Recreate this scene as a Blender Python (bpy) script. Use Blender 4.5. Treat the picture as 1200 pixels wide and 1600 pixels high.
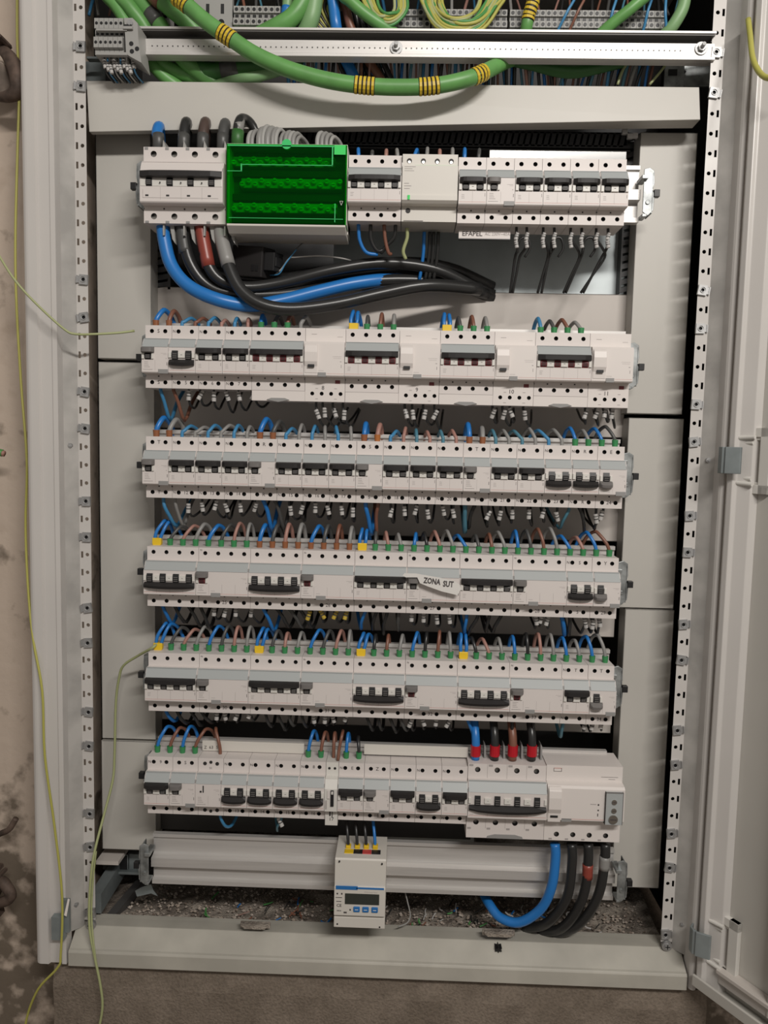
import bpy, bmesh, math, random
from mathutils import Vector, Matrix
random.seed(7)
S = bpy.context.scene
for o in list(bpy.data.objects): bpy.data.objects.remove(o)
COL = S.collection
# ------------------------------------------------------------------ camera
def rot(p, y, r):
    return Matrix.Rotation(y, 3, 'Z') @ Matrix.Rotation(p, 3, 'X') @ Matrix.Rotation(r, 3, 'Y')
CP = Vector((.0254, -1.0512, -.5118)); CR = rot(-.0885, .0252, -.0222); FPX = 1200.0
cd = bpy.data.cameras.new('camera'); cam = bpy.data.objects.new('camera', cd); COL.objects.link(cam)
cd.sensor_fit = 'VERTICAL'; cd.sensor_height = 32; cd.lens = 32 * FPX / 1600; cd.clip_start = .01
ax, ay, az = CR.col[0], CR.col[2], -CR.col[1]
cam.matrix_world = Matrix(((ax[0], ay[0], az[0], CP[0]), (ax[1], ay[1], az[1], CP[1]), (ax[2], ay[2], az[2], CP[2]), (0, 0, 0, 1)))
S.camera = cam
def ray(px, py): return CR @ Vector(((px - 600) / FPX, 1, (800 - py) / FPX))
def at(px, py, Y):                       # point of the plane y = Y seen at a photo pixel
    d = ray(px, py); return CP + d * ((Y - CP.y) / d.y)
def atz(px, py, Z):
    d = ray(px, py); return CP + d * ((Z - CP.z) / d.z)
def atp(px, py, p0, n):
    d = ray(px, py); return CP + d * ((Vector(p0) - CP).dot(n) / d.dot(n))
# ------------------------------------------------------------------ world and lights
W = bpy.data.worlds.new('room_light'); S.world = W; W.use_nodes = True
bg = W.node_tree.nodes['Background']; bg.inputs[0].default_value = (1, .93, .85, 1); bg.inputs[1].default_value = .27
def area(name, loc, aim, sx, sy, power, col):
    l = bpy.data.lights.new(name, 'AREA'); l.shape = 'RECTANGLE'; l.size = sx; l.size_y = sy; l.energy = power; l.color = col
    o = bpy.data.objects.new(name, l); COL.objects.link(o); o.location = loc
    o.rotation_euler = (Vector(aim) - Vector(loc)).to_track_quat('-Z', 'Y').to_euler(); return o
area('ceiling_lamp', (.62, -1.83, .60), (0, 0, -.5), 1.0, .10, 35, (1, .955, .90))
S.view_settings.view_transform = 'Standard'; S.view_settings.look = 'None'
S.view_settings.exposure = 0; S.view_settings.gamma = 1; S.view_settings.use_curve_mapping = False
# ------------------------------------------------------------------ materials
MATS = {}
def mat(name, col, rough=.5, metal=0, spec=.5, noise=0, scale=30, bump=0, emit=0, stretch=None):
    m = bpy.data.materials.new(name); m.use_nodes = True; nt = m.node_tree; b = nt.nodes['Principled BSDF']
    b.inputs['Base Color'].default_value = (*col, 1); b.inputs['Roughness'].default_value = rough
    b.inputs['Metallic'].default_value = metal; b.inputs['Specular IOR Level'].default_value = spec
    if noise or bump:
        tc = nt.nodes.new('ShaderNodeTexCoord'); n = nt.nodes.new('ShaderNodeTexNoise'); n.inputs['Scale'].default_value = scale
        n.inputs['Detail'].default_value = 6
        src = tc.outputs['Object']
        if stretch:
            mp = nt.nodes.new('ShaderNodeMapping'); mp.inputs['Scale'].default_value = stretch; nt.links.new(src, mp.inputs[0]); src = mp.outputs[0]
        nt.links.new(src, n.inputs['Vector'])
        if noise:
            mx = nt.nodes.new('ShaderNodeMix'); mx.data_type = 'RGBA'
            mx.inputs['A'].default_value = (*[c * (1 - noise) for c in col], 1); mx.inputs['B'].default_value = (*[min(1, c * (1 + noise)) for c in col], 1)
            r = nt.nodes.new('ShaderNodeValToRGB'); r.color_ramp.elements[0].position = .35; r.color_ramp.elements[1].position = .65
            nt.links.new(n.outputs['Fac'], r.inputs[0]); nt.links.new(r.outputs[0], mx.inputs['Factor']); nt.links.new(mx.outputs['Result'], b.inputs['Base Color'])
        if bump:
            bp = nt.nodes.new('ShaderNodeBump'); bp.inputs['Strength'].default_value = bump; bp.inputs['Distance'].default_value = .002
            nt.links.new(n.outputs['Fac'], bp.inputs['Height']); nt.links.new(bp.outputs[0], b.inputs['Normal'])
    MATS[name] = m; return m
mat('panel', (.53, .51, .47), .45, noise=.03, scale=6)
mat('panel_pinkish', (.56, .515, .475), .5, noise=.03, scale=5)
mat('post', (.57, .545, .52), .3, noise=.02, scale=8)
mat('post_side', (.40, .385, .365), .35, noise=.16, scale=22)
mat('sill', (.43, .41, .36), .5, noise=.10, scale=14)
mat('white', (.66, .61, .585), .45)
mat('white_cool', (.66, .64, .60), .4)
mat('add_on_white', (.70, .65, .62), .42)
mat('window_grey', (.375, .395, .395), .42, spec=.35)
mat('bar_grey', (.45, .45, .43), .4)
mat('grey_plastic', (.27, .265, .26), .5)
mat('charcoal', (.022, .020, .020), .5, spec=.3)
mat('handle_grey', (.165, .155, .15), .5, spec=.3)
mat('black', (.012, .012, .013), .45)
mat('hole', (.02, .018, .018), .6)
mat('red_dark', (.16, .025, .03), .45)
mat('red_line', (.50, .18, .15), .6)
mat('print_grey', (.36, .33, .32), .6)
mat('ink', (.06, .05, .05), .7)
mat('terminal_metal', (.45, .43, .40), .35, 1)
mat('steel', (.42, .42, .42), .48, .7, noise=.15, scale=60)
mat('galvanised', (.30, .315, .315), .42, .6, noise=.4, scale=60)
mat('galvanised_dull', (.25, .28, .285), .5, .4, noise=.2, scale=18)
mat('aluminium', (.60, .58, .56), .42, .45, noise=.05, scale=9, stretch=(1, 30, 30))
mat('duct', (.055, .055, .056), .55)
mat('dark_brown', (.075, .05, .042), .35)
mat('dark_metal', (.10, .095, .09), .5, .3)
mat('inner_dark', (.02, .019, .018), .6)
mat('pipe_brown', (.20, .16, .13), .5, .2, noise=.3, scale=40)
mat('inner_grey', (.075, .072, .07), .55)
mat('blue', (.018, .17, .50), .33)
mat('light_blue', (.05, .22, .42), .4)
mat('teal', (.07, .20, .27), .4)
mat('brown', (.20, .085, .055), .4)
mat('pink_brown', (.36, .19, .155), .45)
mat('grey', (.25, .245, .235), .42)
mat('black_wire', (.022, .022, .022), .3)
mat('dark_grey_wire', (.07, .07, .068), .4)
mat('copper_red', (.26, .05, .035), .35)
mat('ferrule_green', (.035, .22, .075), .4)
mat('ferrule_yellow', (.75, .50, .02), .4)
mat('ferrule_brown', (.25, .09, .035), .45)
mat('ferrule_orange', (.38, .13, .03), .45)
mat('ferrule_red', (.45, .01, .02), .35)
mat('cable_green', (.12, .315, .085), .42, noise=.10, scale=40)
mat('cable_green_dark', (.035, .13, .03), .45)
mat('cable_green_pale', (.21, .37, .17), .45)
mat('earth_yellow', (.42, .40, .09), .42)
mat('earth_green', (.07, .26, .07), .4)
mat('earth_pale', (.36, .39, .19), .45)
mat('ring_yellow', (.62, .44, .03), .45)
mat('marker', (.47, .455, .44), .5)
mat('marker_yellow', (.50, .36, .05), .5)
mat('block_grey', (.33, .325, .31), .5)
mat('brass', (.75, .72, .55), .25, .9)
mat('paper', (.68, .66, .63), .6)
mat('sticker_green', (.02, .62, .10), .5)
mat('lcd', (.035, .04, .035), .12)
mat('meter_white', (.62, .59, .54), .45)
mat('meter_blue', (.02, .15, .42), .4)
mat('label_red', (.50, .06, .06), .5)
mat('zinc_sheet', (.40, .44, .45), .38, .35, noise=.12, scale=12)
mat('screw_bright', (.85, .85, .8), .25, .3)
mat('rust', (.10, .07, .055), .7, .3, noise=.4, scale=60, bump=.4)
def two_tone(name, a, b, scale, lo=.42, hi=.58, rough=.9, bump=.4, dist=.004, c=None):
    m = mat(name, a, rough); nt = m.node_tree; p = nt.nodes['Principled BSDF']
    tc = nt.nodes.new('ShaderNodeTexCoord'); n = nt.nodes.new('ShaderNodeTexNoise'); n.inputs['Scale'].default_value = scale; n.inputs['Detail'].default_value = 9
    r = nt.nodes.new('ShaderNodeValToRGB'); r.color_ramp.elements[0].position = lo; r.color_ramp.elements[0].color = (*a, 1)
    r.color_ramp.elements[1].position = hi; r.color_ramp.elements[1].color = (*b, 1)
    nt.links.new(tc.outputs['Object'], n.inputs['Vector']); nt.links.new(n.outputs['Fac'], r.inputs[0])
    n2 = nt.nodes.new('ShaderNodeTexNoise'); n2.inputs['Scale'].default_value = scale * 12; n2.inputs['Detail'].default_value = 5
    nt.links.new(tc.outputs['Object'], n2.inputs['Vector'])
    mx = nt.nodes.new('ShaderNodeMix'); mx.data_type = 'RGBA'; mx.blend_type = 'MULTIPLY'; mx.inputs['Factor'].default_value = .45
    r2 = nt.nodes.new('ShaderNodeValToRGB'); r2.color_ramp.elements[0].position = .3; r2.color_ramp.elements[0].color = (.45, .45, .45, 1); r2.color_ramp.elements[1].position = .6
    nt.links.new(n2.outputs['Fac'], r2.inputs[0]); nt.links.new(r.outputs[0], mx.inputs['A']); nt.links.new(r2.outputs[0], mx.inputs['B'])
    nt.links.new(mx.outputs['Result'], p.inputs['Base Color'])
    bp = nt.nodes.new('ShaderNodeBump'); bp.inputs['Strength'].default_value = bump; bp.inputs['Distance'].default_value = dist
    nt.links.new(n2.outputs['Fac'], bp.inputs['Height']); nt.links.new(bp.outputs[0], p.inputs['Normal'])
    return m
two_tone('concrete', (.19, .152, .118), (.235, .19, .15), 22, bump=.8, dist=.0025)
two_tone('dirt', (.21, .175, .145), (.38, .33, .28), 30, bump=.9)
two_tone('gravel_a', (.40, .33, .27), (.55, .48, .42), 90, bump=.3)
two_tone('gravel_b', (.20, .15, .12), (.3, .25, .21), 90, bump=.3)
# plaster: clean above, with a stained, crumbling foot (a mark of the wall itself)
m = mat('plaster', (.50, .41, .335), .85); nt = m.node_tree; p = nt.nodes['Principled BSDF']
tc = nt.nodes.new('ShaderNodeTexCoord'); sp = nt.nodes.new('ShaderNodeSeparateXYZ'); nt.links.new(tc.outputs['Object'], sp.inputs[0])
n = nt.nodes.new('ShaderNodeTexNoise'); n.inputs['Scale'].default_value = 24; n.inputs['Detail'].default_value = 12; nt.links.new(tc.outputs['Object'], n.inputs['Vector'])
mr = nt.nodes.new('ShaderNodeMapRange'); mr.inputs['From Min'].default_value = -1.00; mr.inputs['From Max'].default_value = -1.16; nt.links.new(sp.outputs['Z'], mr.inputs[0])
ad = nt.nodes.new('ShaderNodeMath'); ad.operation = 'MULTIPLY_ADD'; nt.links.new(mr.outputs[0], ad.inputs[0]); ad.inputs[1].default_value = .24; nt.links.new(n.outputs['Fac'], ad.inputs[2])
rp = nt.nodes.new('ShaderNodeValToRGB'); e = rp.color_ramp.elements; e[0].position = .60; e[0].color = (.50, .41, .335, 1); e[1].position = .74; e[1].color = (.15, .118, .088, 1)
x = e.new(.28); x.color = (.44, .355, .285, 1); x = e.new(.42); x.color = (.51, .42, .345, 1)
nt.links.new(ad.outputs[0], rp.inputs[0]); nt.links.new(rp.outputs[0], p.inputs['Base Color'])
bp = nt.nodes.new('ShaderNodeBump'); bp.inputs['Strength'].default_value = .25; bp.inputs['Distance'].default_value = .01; nt.links.new(n.outputs['Fac'], bp.inputs['Height']); nt.links.new(bp.outputs[0], p.inputs['Normal'])
def clear(name, tint, amount):
    m = bpy.data.materials.new(name); m.use_nodes = True; nt = m.node_tree; nt.nodes.clear()
    o = nt.nodes.new('ShaderNodeOutputMaterial'); t = nt.nodes.new('ShaderNodeBsdfTransparent'); t.inputs[0].default_value = (*tint, 1)
    g = nt.nodes.new('ShaderNodeBsdfPrincipled'); g.inputs['Base Color'].default_value = (tint[0] * .2, tint[1] * .25, tint[2] * .2, 1) if tint[0] < .5 else (*tint, 1); g.inputs['Roughness'].default_value = .12
    mx = nt.nodes.new('ShaderNodeMixShader'); mx.inputs[0].default_value = amount
    nt.links.new(t.outputs[0], mx.inputs[1]); nt.links.new(g.outputs[0], mx.inputs[2]); nt.links.new(mx.outputs[0], o.inputs[0]); MATS[name] = m
clear('green_clear', (.02, .78, .13), .07); clear('clear_plastic', (.80, .80, .79), .30); mat('green_edge', (.06, .55, .17), .2)
def Mx(n): return MATS[n]
# ------------------------------------------------------------------ mesh builder
class MB:
    def __init__(s): s.v = []; s.f = []; s.m = []
    def add(s, vs, fs, m=0):
        k = len(s.v); s.v += [tuple(p) for p in vs]
        for f in fs: s.f.append([i + k for i in f]); s.m.append(m)
        return s
    def box(s, x0, x1, y0, y1, z0, z1, m=0):
        v = [(x, y, z) for x in (x0, x1) for y in (y0, y1) for z in (z0, z1)]
        return s.add(v, [(0, 1, 3, 2), (4, 6, 7, 5), (0, 4, 5, 1), (2, 3, 7, 6), (0, 2, 6, 4), (1, 5, 7, 3)], m)
    def prism(s, prof, x0, x1, m=0, skip=()):                 # prof: (y, z) loop extruded along x
        n = len(prof); v = [(x0, y, z) for y, z in prof] + [(x1, y, z) for y, z in prof]
        f = [tuple(range(n))[::-1], tuple(range(n, 2 * n))] + [(i, (i + 1) % n, n + (i + 1) % n, n + i) for i in range(n) if i not in skip]
        return s.add(v, f, m)
    def poly(s, pts, y0, y1, m=0):                              # (x, z) outline extruded in y
        n = len(pts); v = [(x, y0, z) for x, z in pts] + [(x, y1, z) for x, z in pts]
        return s.add(v, [tuple(range(n)), tuple(range(n, 2 * n))[::-1]] + [(i, n + i, n + (i + 1) % n, (i + 1) % n) for i in range(n)], m)
    def plan(s, pts, z0, z1, m=0):                              # (x, y) outline extruded in z
        n = len(pts); v = [(x, y, z0) for x, y in pts] + [(x, y, z1) for x, y in pts]
        return s.add(v, [tuple(range(n))[::-1], tuple(range(n, 2 * n))] + [(i, (i + 1) % n, n + (i + 1) % n, n + i) for i in range(n)], m)
    def cyl(s, a, b, r, m=0, n=12, r2=None, cap=True):
        a = Vector(a); b = Vector(b); d = (b - a).normalized(); u = d.orthogonal().normalized(); w = d.cross(u); r2 = r if r2 is None else r2
        v = [a + (u * math.cos(t) + w * math.sin(t)) * r for t in [2 * math.pi * i / n for i in range(n)]] + [b + (u * math.cos(t) + w * math.sin(t)) * r2 for t in [2 * math.pi * i / n for i in range(n)]]
        f = [(i, (i + 1) % n, n + (i + 1) % n, n + i) for i in range(n)]
        if cap: f += [tuple(range(n))[::-1], tuple(range(n, 2 * n))]
        return s.add(v, f, m)
    def tube(s, P, r, m=0, n=8, flat=None):
        P = [Vector(p) for p in P]; k = len(s.v); T = []
        for i in range(len(P)): T.append((P[min(i + 1, len(P) - 1)] - P[max(i - 1, 0)]).normalized())
        u = T[0].orthogonal().normalized(); vs = []
        for i, p in enumerate(P):
            u = (u - T[i] * u.dot(T[i])).normalized(); w = T[i].cross(u); rr = r(i / (len(P) - 1)) if callable(r) else r
            vs += [p + (u * math.cos(t) + w * math.sin(t)) * rr for t in [2 * math.pi * j / n for j in range(n)]]
        fs = [(i * n + j, i * n + (j + 1) % n, (i + 1) * n + (j + 1) % n, (i + 1) * n + j) for i in range(len(P) - 1) for j in range(n)]
        fs += [tuple(range(n))[::-1], tuple(range((len(P) - 1) * n, len(P) * n))]
        return s.add(vs, fs, m)
    def plate(s, x0, x1, z0, z1, y, cx, cz, hw, hh, m=0, mh=1, depth=.006, n=16, square=False, mfloor=None, open_=False):
        """a face with one hole (round: radius hw; or a slot hw x hh), a tube behind it and a floor"""
        A = []; B = []
        for i in range(n):
            t = 2 * math.pi * (i + .5) / n; c, q = math.cos(t), math.sin(t)
            if square:
                g = 1 / max(abs(c), abs(q)); hx, hz = cx + max(-1, min(1, c * g * 1.0)) * hw, cz + max(-1, min(1, q * g)) * hh
            else: hx, hz = cx + c * hw, cz + q * hw
            B.append((hx, hz))
            g = min([(x1 - cx) / c if c > 0 else (x0 - cx) / c, (z1 - cz) / q if q > 0 else (z0 - cz) / q]); A.append((cx + c * g, cz + q * g))
        # put the nearest outline samples on the corners
        for cc in ((x0, z0), (x0, z1), (x1, z0), (x1, z1)):
            k = min(range(n), key=lambda i: abs(math.atan2(math.sin(math.atan2(cc[1] - cz, cc[0] - cx) - 2 * math.pi * (i + .5) / n), math.cos(math.atan2(cc[1] - cz, cc[0] - cx) - 2 * math.pi * (i + .5) / n))))
            A[k] = cc
        s.add([(a, y, b) for a, b in A] + [(a, y, b) for a, b in B], [(i, (i + 1) % n, n + (i + 1) % n, n + i) for i in range(n)], m)
        s.add([(a, y, b) for a, b in B] + [(a, y + depth, b) for a, b in B], [(i, (i + 1) % n, n + (i + 1) % n, n + i) for i in range(n)], mh)
        if not open_: s.add([(a, y + depth, b) for a, b in B], [tuple(range(n))], mh if mfloor is None else mfloor)
        return s
    def mesh(s, name, mats, bevel=0, smooth=False):
        me = bpy.data.meshes.new(name); me.from_pydata(s.v, [], s.f)
        for i, f in enumerate(me.polygons): f.material_index = s.m[i]
        bm = bmesh.new(); bm.from_mesh(me)
        if bevel:
            bm.normal_update()
            es = [e for e in bm.edges if len(e.link_faces) == 2 and e.calc_face_angle(0) > .6]
            bmesh.ops.bevel(bm, geom=es, offset=bevel, segments=2, affect='EDGES', profile=.5, clamp_overlap=True)
        bmesh.ops.recalc_face_normals(bm, faces=bm.faces); bm.to_mesh(me); bm.free()
        for x in ([mats] if isinstance(mats, str) else mats): me.materials.append(MATS[x])
        if smooth:
            for f in me.polygons: f.use_smooth = True
        return me
def put(name, me, parent=None, loc=(0, 0, 0), **k):
    o = bpy.data.objects.new(name, me); COL.objects.link(o); o.location = loc; o.parent = parent
    for a, b in k.items():
        if b is not None: o['category' if a == 'cat' else a] = b
    return o
def thing(name, label, cat, group=None, loc=(0, 0, 0), me=None):
    return put(name, me, None, loc, label=label, cat=cat, group=group)
def spline(P, k=6):
    P = [Vector(p) for p in P]; Q = [P[0] * 2 - P[1]] + P + [P[-1] * 2 - P[-2]]; out = []
    for i in range(1, len(Q) - 2):
        for j in range(k):
            t = j / k; a, b, c, d = Q[i - 1], Q[i], Q[i + 1], Q[i + 2]
            out.append(.5 * ((2 * b) + (c - a) * t + (2 * a - 5 * b + 4 * c - d) * t * t + (3 * b - a - 3 * c + d) * t ** 3))
    return out + [P[-1]]
TX = {}
def text_mesh(s, size, m, thick=0):
    key = (s, size, m)
    if key in TX: return TX[key]
    c = bpy.data.curves.new('lettering', 'FONT'); c.body = s; c.size = size; c.align_x = 'CENTER'; c.align_y = 'CENTER'; c.resolution_u = 2; c.offset = thick
    o = bpy.data.objects.new('lettering', c); COL.objects.link(o); bpy.context.view_layer.update()
    me = bpy.data.meshes.new_from_object(o.evaluated_get(bpy.context.evaluated_depsgraph_get())); bpy.data.objects.remove(o)
    me.transform(Matrix.Rotation(math.pi / 2, 4, 'X')); me.materials.clear(); me.materials.append(MATS[m]); TX[key] = me; return me
TENS = 'thirty forty fifty sixty seventy eighty'.split()
ORD = 'first second third fourth fifth sixth seventh eighth ninth tenth eleventh twelfth thirteenth fourteenth fifteenth sixteenth seventeenth eighteenth nineteenth twentieth twenty-first twenty-second twenty-third twenty-fourth twenty-fifth twenty-sixth twenty-seventh twenty-eighth twenty-ninth thirtieth thirty-first thirty-second thirty-third thirty-fourth thirty-fifth thirty-sixth'.split()
for q_ in range(37, 90): ORD.append(TENS[q_ // 10 - 3][:-1] + 'ieth' if q_ % 10 == 0 else TENS[q_ // 10 - 3] + '-' + ORD[q_ % 10 - 1])
ROWN = {1: 'top', 2: 'second', 3: 'third', 4: 'fourth', 5: 'fifth', 6: 'bottom'}
# ------------------------------------------------------------------ setting
N = -.043; D = .0155; HALF = .041
ZF = -1.72
b = MB().box(-2.5, -.445, .05, .12, ZF, 1.0); put('wall_left', b.mesh('wall_left', 'plaster'), kind='structure')
b = MB().box(-.445, 2.5, .42, .5, ZF, 1.0); put('wall_back', b.mesh('wall_back', 'plaster'), kind='structure')
b = MB().box(-2.5, 2.5, -2.5, .5, ZF - .1, ZF); put('floor', b.mesh('floor', 'concrete'), kind='structure')
# concrete plinth carrying the cabinet
pl = MB(); random.seed(3)
nx, nz = 60, 14; x0, x1, z0, z1 = -.462, .47, ZF, -1.268
vs = [(x0 + (x1 - x0) * i / nx, -.020 - .004 * random.random() - (.0 if j < nz else -.006), z0 + (z1 - z0) * j / nz - (0 if j < nz else .003 * random.random())) for j in range(nz + 1) for i in range(nx + 1)]
pl.add(vs, [(j * (nx + 1) + i, j * (nx + 1) + i + 1, (j + 1) * (nx + 1) + i + 1, (j + 1) * (nx + 1) + i) for j in range(nz) for i in range(nx)])
pl.box(x0, x1, -.014, .42, z0, z1 - .002)
put('trim_1', pl.mesh('plinth', 'concrete'), kind='structure')
# ------------------------------------------------------------------ cabinet
cab = thing('switchgear_cabinet', 'tall light grey metal switchgear cabinet with open front on a concrete plinth', 'cabinet', loc=(0, 0, -1.262))
CZ = 1.262
def cpart(name, mb, mats, bevel=0, parent=None, label=None, smooth=False):
    return put(name, mb.mesh(name, mats, bevel, smooth), parent or cab, (0, 0, CZ) if parent is None else (0, 0, 0), label=label)
xi = .4085; xo = .4245
def post(sg):
    zt, zb = .25, -1.222
    b = MB(); k0 = int(-.2 / .025)
    for i in range(-8, 49):
        z = -.025 * i; za, zc = z - .0125, z + .0125
        for (xa, xb, cx, sq) in ((xi, .4178, .414, False), (.4178, xo, .4213, True)):
            X0, X1 = (xa, xb) if sg > 0 else (-xb, -xa)
            b.plate(X0, X1, za, zc, 0, sg * cx, z, .0026 if not sq else .0016, .0045, 0, 0, .0009, 12, sq, open_=True)
    o = cpart('perforated_strip', b, ['post', 'black'], parent=None)
    b = MB()
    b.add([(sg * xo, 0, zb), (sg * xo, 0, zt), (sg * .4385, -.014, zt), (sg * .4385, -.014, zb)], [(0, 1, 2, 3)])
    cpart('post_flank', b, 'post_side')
    b = MB()
    if sg < 0:
        pr = [(-.4385, -.014), (-.4385, -.030), (-.445, -.030), (-.4465, -.027), (-.462, -.027), (-.464, -.031), (-.4745, -.031)] + [(-.4745 - .009 * math.sin(t), -.022 - .009 * math.cos(t)) for t in (.3, .7, 1.1, 1.5)] + [(-.4835, .06), (-.480, .06), (-.480, -.020), (-.445, -.020), (-.4385, -.012)]
    else:
        pr = [(.4385, -.014), (.4395, -.026)] + [(.445 - .0055 * math.cos(t), -.026 - .007 * math.sin(t)) for t in (.4, .9, 1.4, 1.9, 2.4, 2.9)] + [(.4515, .03), (.475, .03), (.475, .034), (.449, .034), (.447, -.006), (.4385, -.010)]
    b.plan(pr, zb - .0385, zt); cpart('post_edge', b, 'post', smooth=False)
    return o
PL = post(-1); PR = post(1)
# cage nuts clipped on the strips
def nut_mesh():
    b = MB(); b.plate(-.0055, .0055, -.0065, .0065, -.0028, 0, 0, .0024, 0, 0, 1, .003, 12)
    b.box(-.0055, .0055, -.0026, .0008, -.0065, -.0060).box(-.0055, .0055, -.0026, .0008, .0060, .0065).box(-.0058, -.0052, -.0026, .0008, -.0065, .0065).box(.0052, .0058, -.0026, .0008, -.0065, .0065)
    b.box(.0055, .0095, -.0018, -.0010, -.0045, .0045); b.box(.0085, .0098, -.003, .001, -.0050, .0050)
    b.cyl((0, -.0040, 0), (0, -.0028, 0), .0036, 0, 14, .0036, cap=False)
    return b.mesh('cage_nut', ['steel', 'black'])
NM = nut_mesh()
random.seed(5)
for i in (0, 2, 12, 14, 18, 20, 24, 26, 30, 32, 36, 38, 42, 44, 48):
    for sg in (-1, 1):
        o = put('cage_nut', NM, cab, (sg * .4137, -.0008, CZ - .025 * i)); o.rotation_euler = (0, random.uniform(-.16, .16), 0 if sg > 0 else 0)
        o.scale = (sg * 1.0, 1, 1)
for px, py in ((109.5, 696), (119, 1413), (1106.5, 719), (1066, 1444)):
    q = at(px, py, -.008); b = MB().cyl((0, -.002, 0), (0, .002, 0), .0032, 0, 12).cyl((0, -.0035, 0), (0, -.002, 0), .0018, 0, 6)
    put('flank_screw', b.mesh('flank_screw', 'steel'), cab, q + Vector((0, 0, CZ)))
for sg in (-1, 1):
    b = MB().cyl((0, -.004, 0), (0, 0, 0), .0072, 0, 16).cyl((0, -.006, 0), (0, -.004, 0), .0045, 0, 12); b.box(-.0035, .0035, -.0064, -.006, -.0006, .0006, 1).box(-.0006, .0006, -.0064, -.006, -.0035, .0035, 1)
    put('corner_screw', b.mesh('corner_screw', ['steel', 'black']), cab, at(143, 1443, -.003) + Vector((0, 0, CZ)) if sg < 0 else at(1041, 1476, -.003) + Vector((0, 0, CZ)))
# sill
b = MB(); pr = [(.02, -1.2215), (.0, -1.2205), (-.026, -1.2385), (-.0295, -1.2395), (-.031, -1.2425), (-.031, -1.2625), (.03, -1.2625), (.03, -1.2215)]
cpart('sill', b.prism(pr, -.436, .437), 'sill', .0008)
def notch(px0, px1, py):
    a = at(px0, py, -.0005); c = at(px1, py, -.0005); b = MB(); w = c.x - a.x
    b.poly([(a.x, a.z), (a.x + .005, a.z - .0048), (c.x - .005, a.z - .0048), (c.x, a.z)], -.0085, -.0015); b.box(a.x - .002, c.x + .002, -.002, .003, a.z - .007, a.z - .0)
    cpart('sill_notch', b, 'dirt')
notch(378, 420, 1441); notch(756, 802, 1453)
q = at(780, 1490, -.022); ys = -.026 * (-1.2205 - q.z) / .018; st = MB()
st.poly([(q.x + (.0056 if i % 2 else .0026) * math.cos(i * math.pi / 6), q.z + (.0056 if i % 2 else .0026) * .8 * math.sin(i * math.pi / 6)) for i in range(12)], ys - .0085, ys + .004); cpart('star_shaped_hole', st, 'black')
# shell
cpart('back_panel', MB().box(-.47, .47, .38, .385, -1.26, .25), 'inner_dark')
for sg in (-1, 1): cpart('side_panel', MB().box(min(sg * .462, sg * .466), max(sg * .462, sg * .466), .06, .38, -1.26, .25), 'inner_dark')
cpart('top_panel', MB().box(-.466, .466, -.02, .38, .25, .254), 'panel')
fl = MB(); random.seed(11); nx, ny = 90, 24
zf = -1.247
vs = [(-.43 + .86 * i / nx, .02 + .36 * j / ny, zf + .006 * random.random() + .010 * max(0, math.sin(i * .11 + 1) * math.cos(j * .3))) for j in range(ny + 1) for i in range(nx + 1)]
fl.add(vs, [(j * (nx + 1) + i, j * (nx + 1) + i + 1, (j + 1) * (nx + 1) + i + 1, (j + 1) * (nx + 1) + i) for j in range(ny) for i in range(nx)])
cpart('dusty_floor', fl, 'dirt')
# inner frame bits at the foot: left channel and rods
def bx(px0, py0, px1, py1, y, d, b=None, m=0):
    b = b or MB(); a = at(px0, py0, y); c = at(px1, py1, y); return b.box(a.x, c.x, y, y + d, c.z, a.z, m)
b = MB().prism([(.02, 0), (.02, .03), (.17, .035), (.17, .005)], -.425, -.408); b.v = [(x, y, z - 1.215) for x, y, z in b.v]; cpart('inner_channel', b, 'galvanised_dull')
b = MB().plan([(-.405, .03), (-.392, .03), (-.372, .20), (-.382, .20)], -1.238, -1.224); cpart('inner_rod', b, 'inner_grey')
b = bx(160, 1333, 230, 1362, .10, .01); bx(165, 1362, 222, 1368, .09, .02, b); bx(176, 1335, 200, 1360, .095, .01, b, 1); cpart('inner_bracket', b, ['galvanised_dull', 'black'], .001)
bx2 = bx(150, 1345, 185, 1352, .05, .06); cpart('inner_bracket', bx2, 'panel_pinkish')
# left latch plate on the post
b = MB(); a = at(84, 1428, -.032); c = at(104, 1464, -.032); b.box(a.x, c.x, -.040, -.030, c.z, a.z); a = at(98, 1404, -.032); c = at(110, 1455, -.032); b.box(a.x, c.x, -.036, -.030, c.z, a.z, 0)
b.add([at(100, 1430, -.044), at(104, 1432, -.044), at(109, 1405, -.038), at(106, 1404, -.038)], [(0, 1, 2, 3)], 1); cpart('latch_plate', b, ['galvanised_dull', 'white'])
# ------------------------------------------------------------------ cover panels (lift-off sheets)
def panel(label, px, y, mats='panel', name='cover_panel', group=None, dep=.03, t=.0015, holes=None):
    """px: four photo corners TL TR BR BL, sheet with folded-back edges"""
    P = [at(a, c, y) for a, c in px]; n = 4
    x0 = (P[0].x + P[3].x) / 2; x1 = (P[1].x + P[2].x) / 2; za = (P[0].z + P[1].z) / 2; zb = (P[2].z + P[3].z) / 2
    b = MB().box(x0, x1, y, y + t, zb, za).box(x0, x0 + t, y, y + dep, zb, za).box(x1 - t, x1, y, y + dep, zb, za).box(x0, x1, y, y + dep, za - t, za).box(x0, x1, y, y + dep, zb, zb + t)
    return put(name, b.mesh(name, mats, .0006), cab, (0, 0, CZ), label=label)
YS = .055
panel('tall upper light grey cover panel left of the breaker rows', [(149, 208), (232, 208), (240, 561), (153, 561)], YS)
panel('tall middle light grey cover panel left of rows three to five', [(153, 566), (240, 566), (245, 1155), (160, 1155)], YS)
panel('short lowest grey cover panel left of the bottom breaker row', [(158, 1158), (244, 1158), (244, 1330), (160, 1326)], YS)
panel('upper light grey cover panel right of the two top rows', [(1000, 207), (1088, 207), (1068, 650), (980, 644)], YS)
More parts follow.
